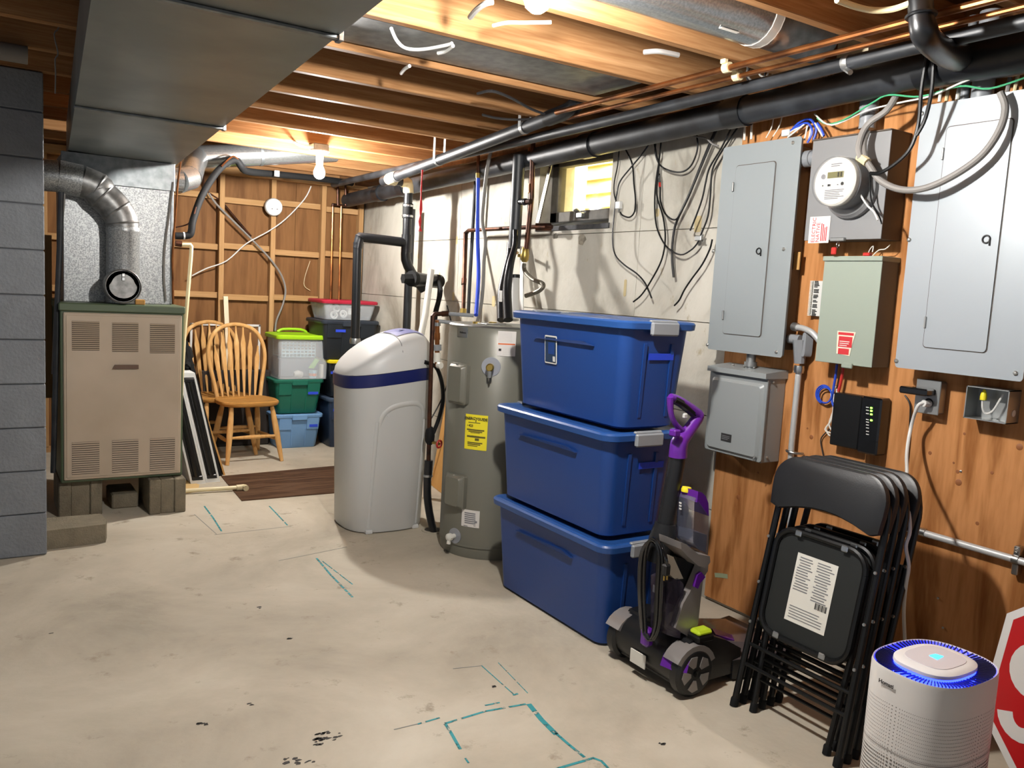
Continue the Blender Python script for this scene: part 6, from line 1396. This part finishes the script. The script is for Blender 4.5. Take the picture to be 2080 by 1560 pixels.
o = MB().box((2.345, 6.56, .578), (2.37, 6.60, .69), ch=.004).build('white_carton', 'paper'); tag(o, 'narrow white carton in the corner of the clear tote', 'carton')
# right stack
bin_('storage_bin', 'navy bin on the floor at the bottom of the right stack', 2.40, 2.77, 6.49, 6.86, 0, .42, 'binnavy', 'binlidnavy', group=L_, tape=(2.49, .32, .11))
bin_('storage_bin', 'black bin with yellow lid in the middle of the right stack', 2.40, 2.77, 6.49, 6.86, .421, .735, 'binblack', 'binyellow', lid_h=.028, group=L_, tape=(2.43, .63, .05))
bin_('storage_bin', 'black bin with dark lid under the red-lidded tote', 2.325, 2.80, 6.47, 6.88, .736, 1.06, 'binblack', 'binlidblack', group=L_, tape=(2.47, .975, .085))
rt, cx, cy = bin_('clear_tote', 'shallow clear tote with dark red lid on top of the right stack', 2.335, 2.79, 6.49, 6.87, 1.061, 1.222, 'binclear', 'binred', lid_h=.028, taper=.03, over=.016, group=L_, ribs=False, latch=False, clear=True)
for k, (x, z, lab) in enumerate(((2.46, 1.155, 'upper'), (2.52, 1.11, 'lower'), (2.44, 1.10, 'leftmost'))):
    g = torus(MB(), (x, 6.545, z), (0, -1, .2), .026, .008, 16, 6); torus(g, (x, 6.56, z), (0, -1, .2), .015, .005, 14, 6)
    tag(g.build('tape_roll', mat('ribbonwhite', '#d8d8d4', .4)), lab+' white ribbon roll inside the red-lidded tote', 'roll', 'rolls in the red-lidded tote')
o = MB().box((2.56, 6.545, 1.105), (2.66, 6.60, 1.16), ch=.004).build('white_packet', 'paper'); tag(o, 'white packet inside the red-lidded tote', 'packet')

# ================================================================== folded panels leaning by the furnace
mat('trackblack', '#0d0e10', .3); mat('trackwhite', '#d9dad8', .4)
def lean_panel(label, bx0, bx1, by, h, ln, edge, fill, y1, yd, split=True):
    """tall thin panel seen edge-on: foot between bx0 and bx1 at depth by, leaning toward -x by ln over height h"""
    t = thing('folded_table', label, 'table', ((bx0+bx1)/2, by, 0), 'folded tables beside the furnace'); W_ = bx1-bx0; e = .013
    sh = lambda z: -ln*z/h
    def slab(xa, xb, z0, z1, ya, yb_): return MB().loft([[V((bx0+xa+sh(z), ya, z)), V((bx0+xb+sh(z), ya, z)), V((bx0+xb+sh(z), yb_, z)), V((bx0+xa+sh(z), yb_, z))] for z in (z0, z1)])
    slab(0, e, 0, h, by, y1).build('side_skin', edge, t); slab(W_-e, W_, 0, h, by, y1).build('side_skin', edge, t)
    slab(e, W_-e, 0, .025, by, y1).build('end_cap', edge, t); slab(e, W_-e, h-.03, h, by, y1).build('end_cap', edge, t)
    slab(e, W_-e, .025, h-.03, by+.012, y1).build('core', fill, t)
    zc_ = lambda z: bx0+W_/2+sh(z)
    MB().tube([(zc_(.05), by+.006, .05), (zc_(h-.06), by+.006, h-.06)], .018, 10).build('leg_tube', fill, t)
    for z in (.04, h-.05): MB().box((zc_(z)-W_*.36, by-.004, z-.012), (zc_(z)+W_*.36, by+.02, z+.014), ch=.004).build('leg_bracket', fill, t)
    return t
lean_panel('white-edged folded table, right one of the pair leaning by the furnace', 1.245, 1.335, 5.62, .735, .17, 'trackwhite', 'trackblack', 6.05, 0)
lean_panel('white-edged folded table, left one of the pair leaning by the furnace', 1.145, 1.24, 5.60, .74, .17, 'trackwhite', 'trackblack', 6.05, 0)
o = MB().loft([[V((1.36-.235*z/.93, 5.78, z)), V((1.385-.235*z/.93, 5.78, z)), V((1.385-.235*z/.93, 6.3, z)), V((1.36-.235*z/.93, 6.3, z))] for z in (0, .93)]).build('black_tabletop', 'black'); tag(o, 'flat black tabletop leaning behind the white-edged tables', 'tabletop')
o = MB().loft([[V((1.40-.24*z/.80, 5.80, z)), V((1.412-.24*z/.80, 5.80, z)), V((1.412-.24*z/.80, 6.25, z)), V((1.40-.24*z/.80, 6.25, z))] for z in (0, .80)]).build('thin_board', 'pineboard'); tag(o, 'thin wooden board leaning between the black tabletop and the chairs', 'board')
bg = thing('black_bag', 'crumpled black plastic bag on top of the leaning panels', 'bag', (1.13, 5.85, .78)); rnb = random.Random(5)
g = MB(); rings = []
for k in range(9):
    a = PI*k/8; r_ = .085*math.sin(a)**.6+.002
    rings.append([V((1.15-.05*k/8+r_*math.cos(2*PI*q/14)*rnb.uniform(.55, 1.2), 5.86+r_*1.3*math.sin(2*PI*q/14)*rnb.uniform(.6, 1.2), .80-.07*math.cos(a)+rnb.uniform(-.02, .02)+.05*(k > 5)*rnb.random())) for q in range(14)])
g.loft(rings).build('bag', 'black', bg, sharp=20)
# white frame and stick behind the chairs
wfm = thing('picture_frame', 'white rectangular frame standing behind the chairs', 'frame', pt(460, 800, 'y', 6.88))
a, b, c, d = pt(386, 656, 'y', 6.88), pt(529, 658, 'y', 6.88), pt(529, 790, 'y', 6.88), pt(386, 790, 'y', 6.88)
zt_, zb_, xl, xr = a.z, c.z, a.x, b.x
for p0, p1 in (((xl, zt_-.018), (xr, zt_)), ((xl, zb_), (xr, zb_+.018)), ((xl, zb_), (xl+.018, zt_)), ((xr-.018, zb_), (xr, zt_))): MB().box((p0[0], 6.87, p0[1]), (p1[0], 6.89, p1[1]), ch=.003).build('frame_bar', 'white', wfm)
MB().box((xl+.018, 6.884, zb_+.018), (xr-.018, 6.888, zt_-.018)).build('frame_panel', 'luan', wfm)
o = MB().prism([pt(454, 602, 'y', 6.84), pt(463, 602, 'y', 6.84), pt(470, 760, 'y', 6.84), pt(461, 760, 'y', 6.84)], (0, .02, 0)).build('wooden_stick', mat('palewood', '#d9c9ac', .6)); tag(o, 'pale narrow stick standing in front of the white frame', 'stick')
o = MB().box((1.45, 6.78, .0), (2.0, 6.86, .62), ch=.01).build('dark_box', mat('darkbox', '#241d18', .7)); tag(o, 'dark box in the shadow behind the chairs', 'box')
o = MB().prism([pt(372, 1003, 'z', .001), pt(372, 975, 'z', .001), pt(405, 985, 'z', .001), pt(402, 999, 'z', .001)], (0, 0, .004)).build('cardboard_sheet', mat('cardtan', '#c9a870', .7)); tag(o, 'scrap of tan cardboard on the floor by the furnace', 'cardboard')
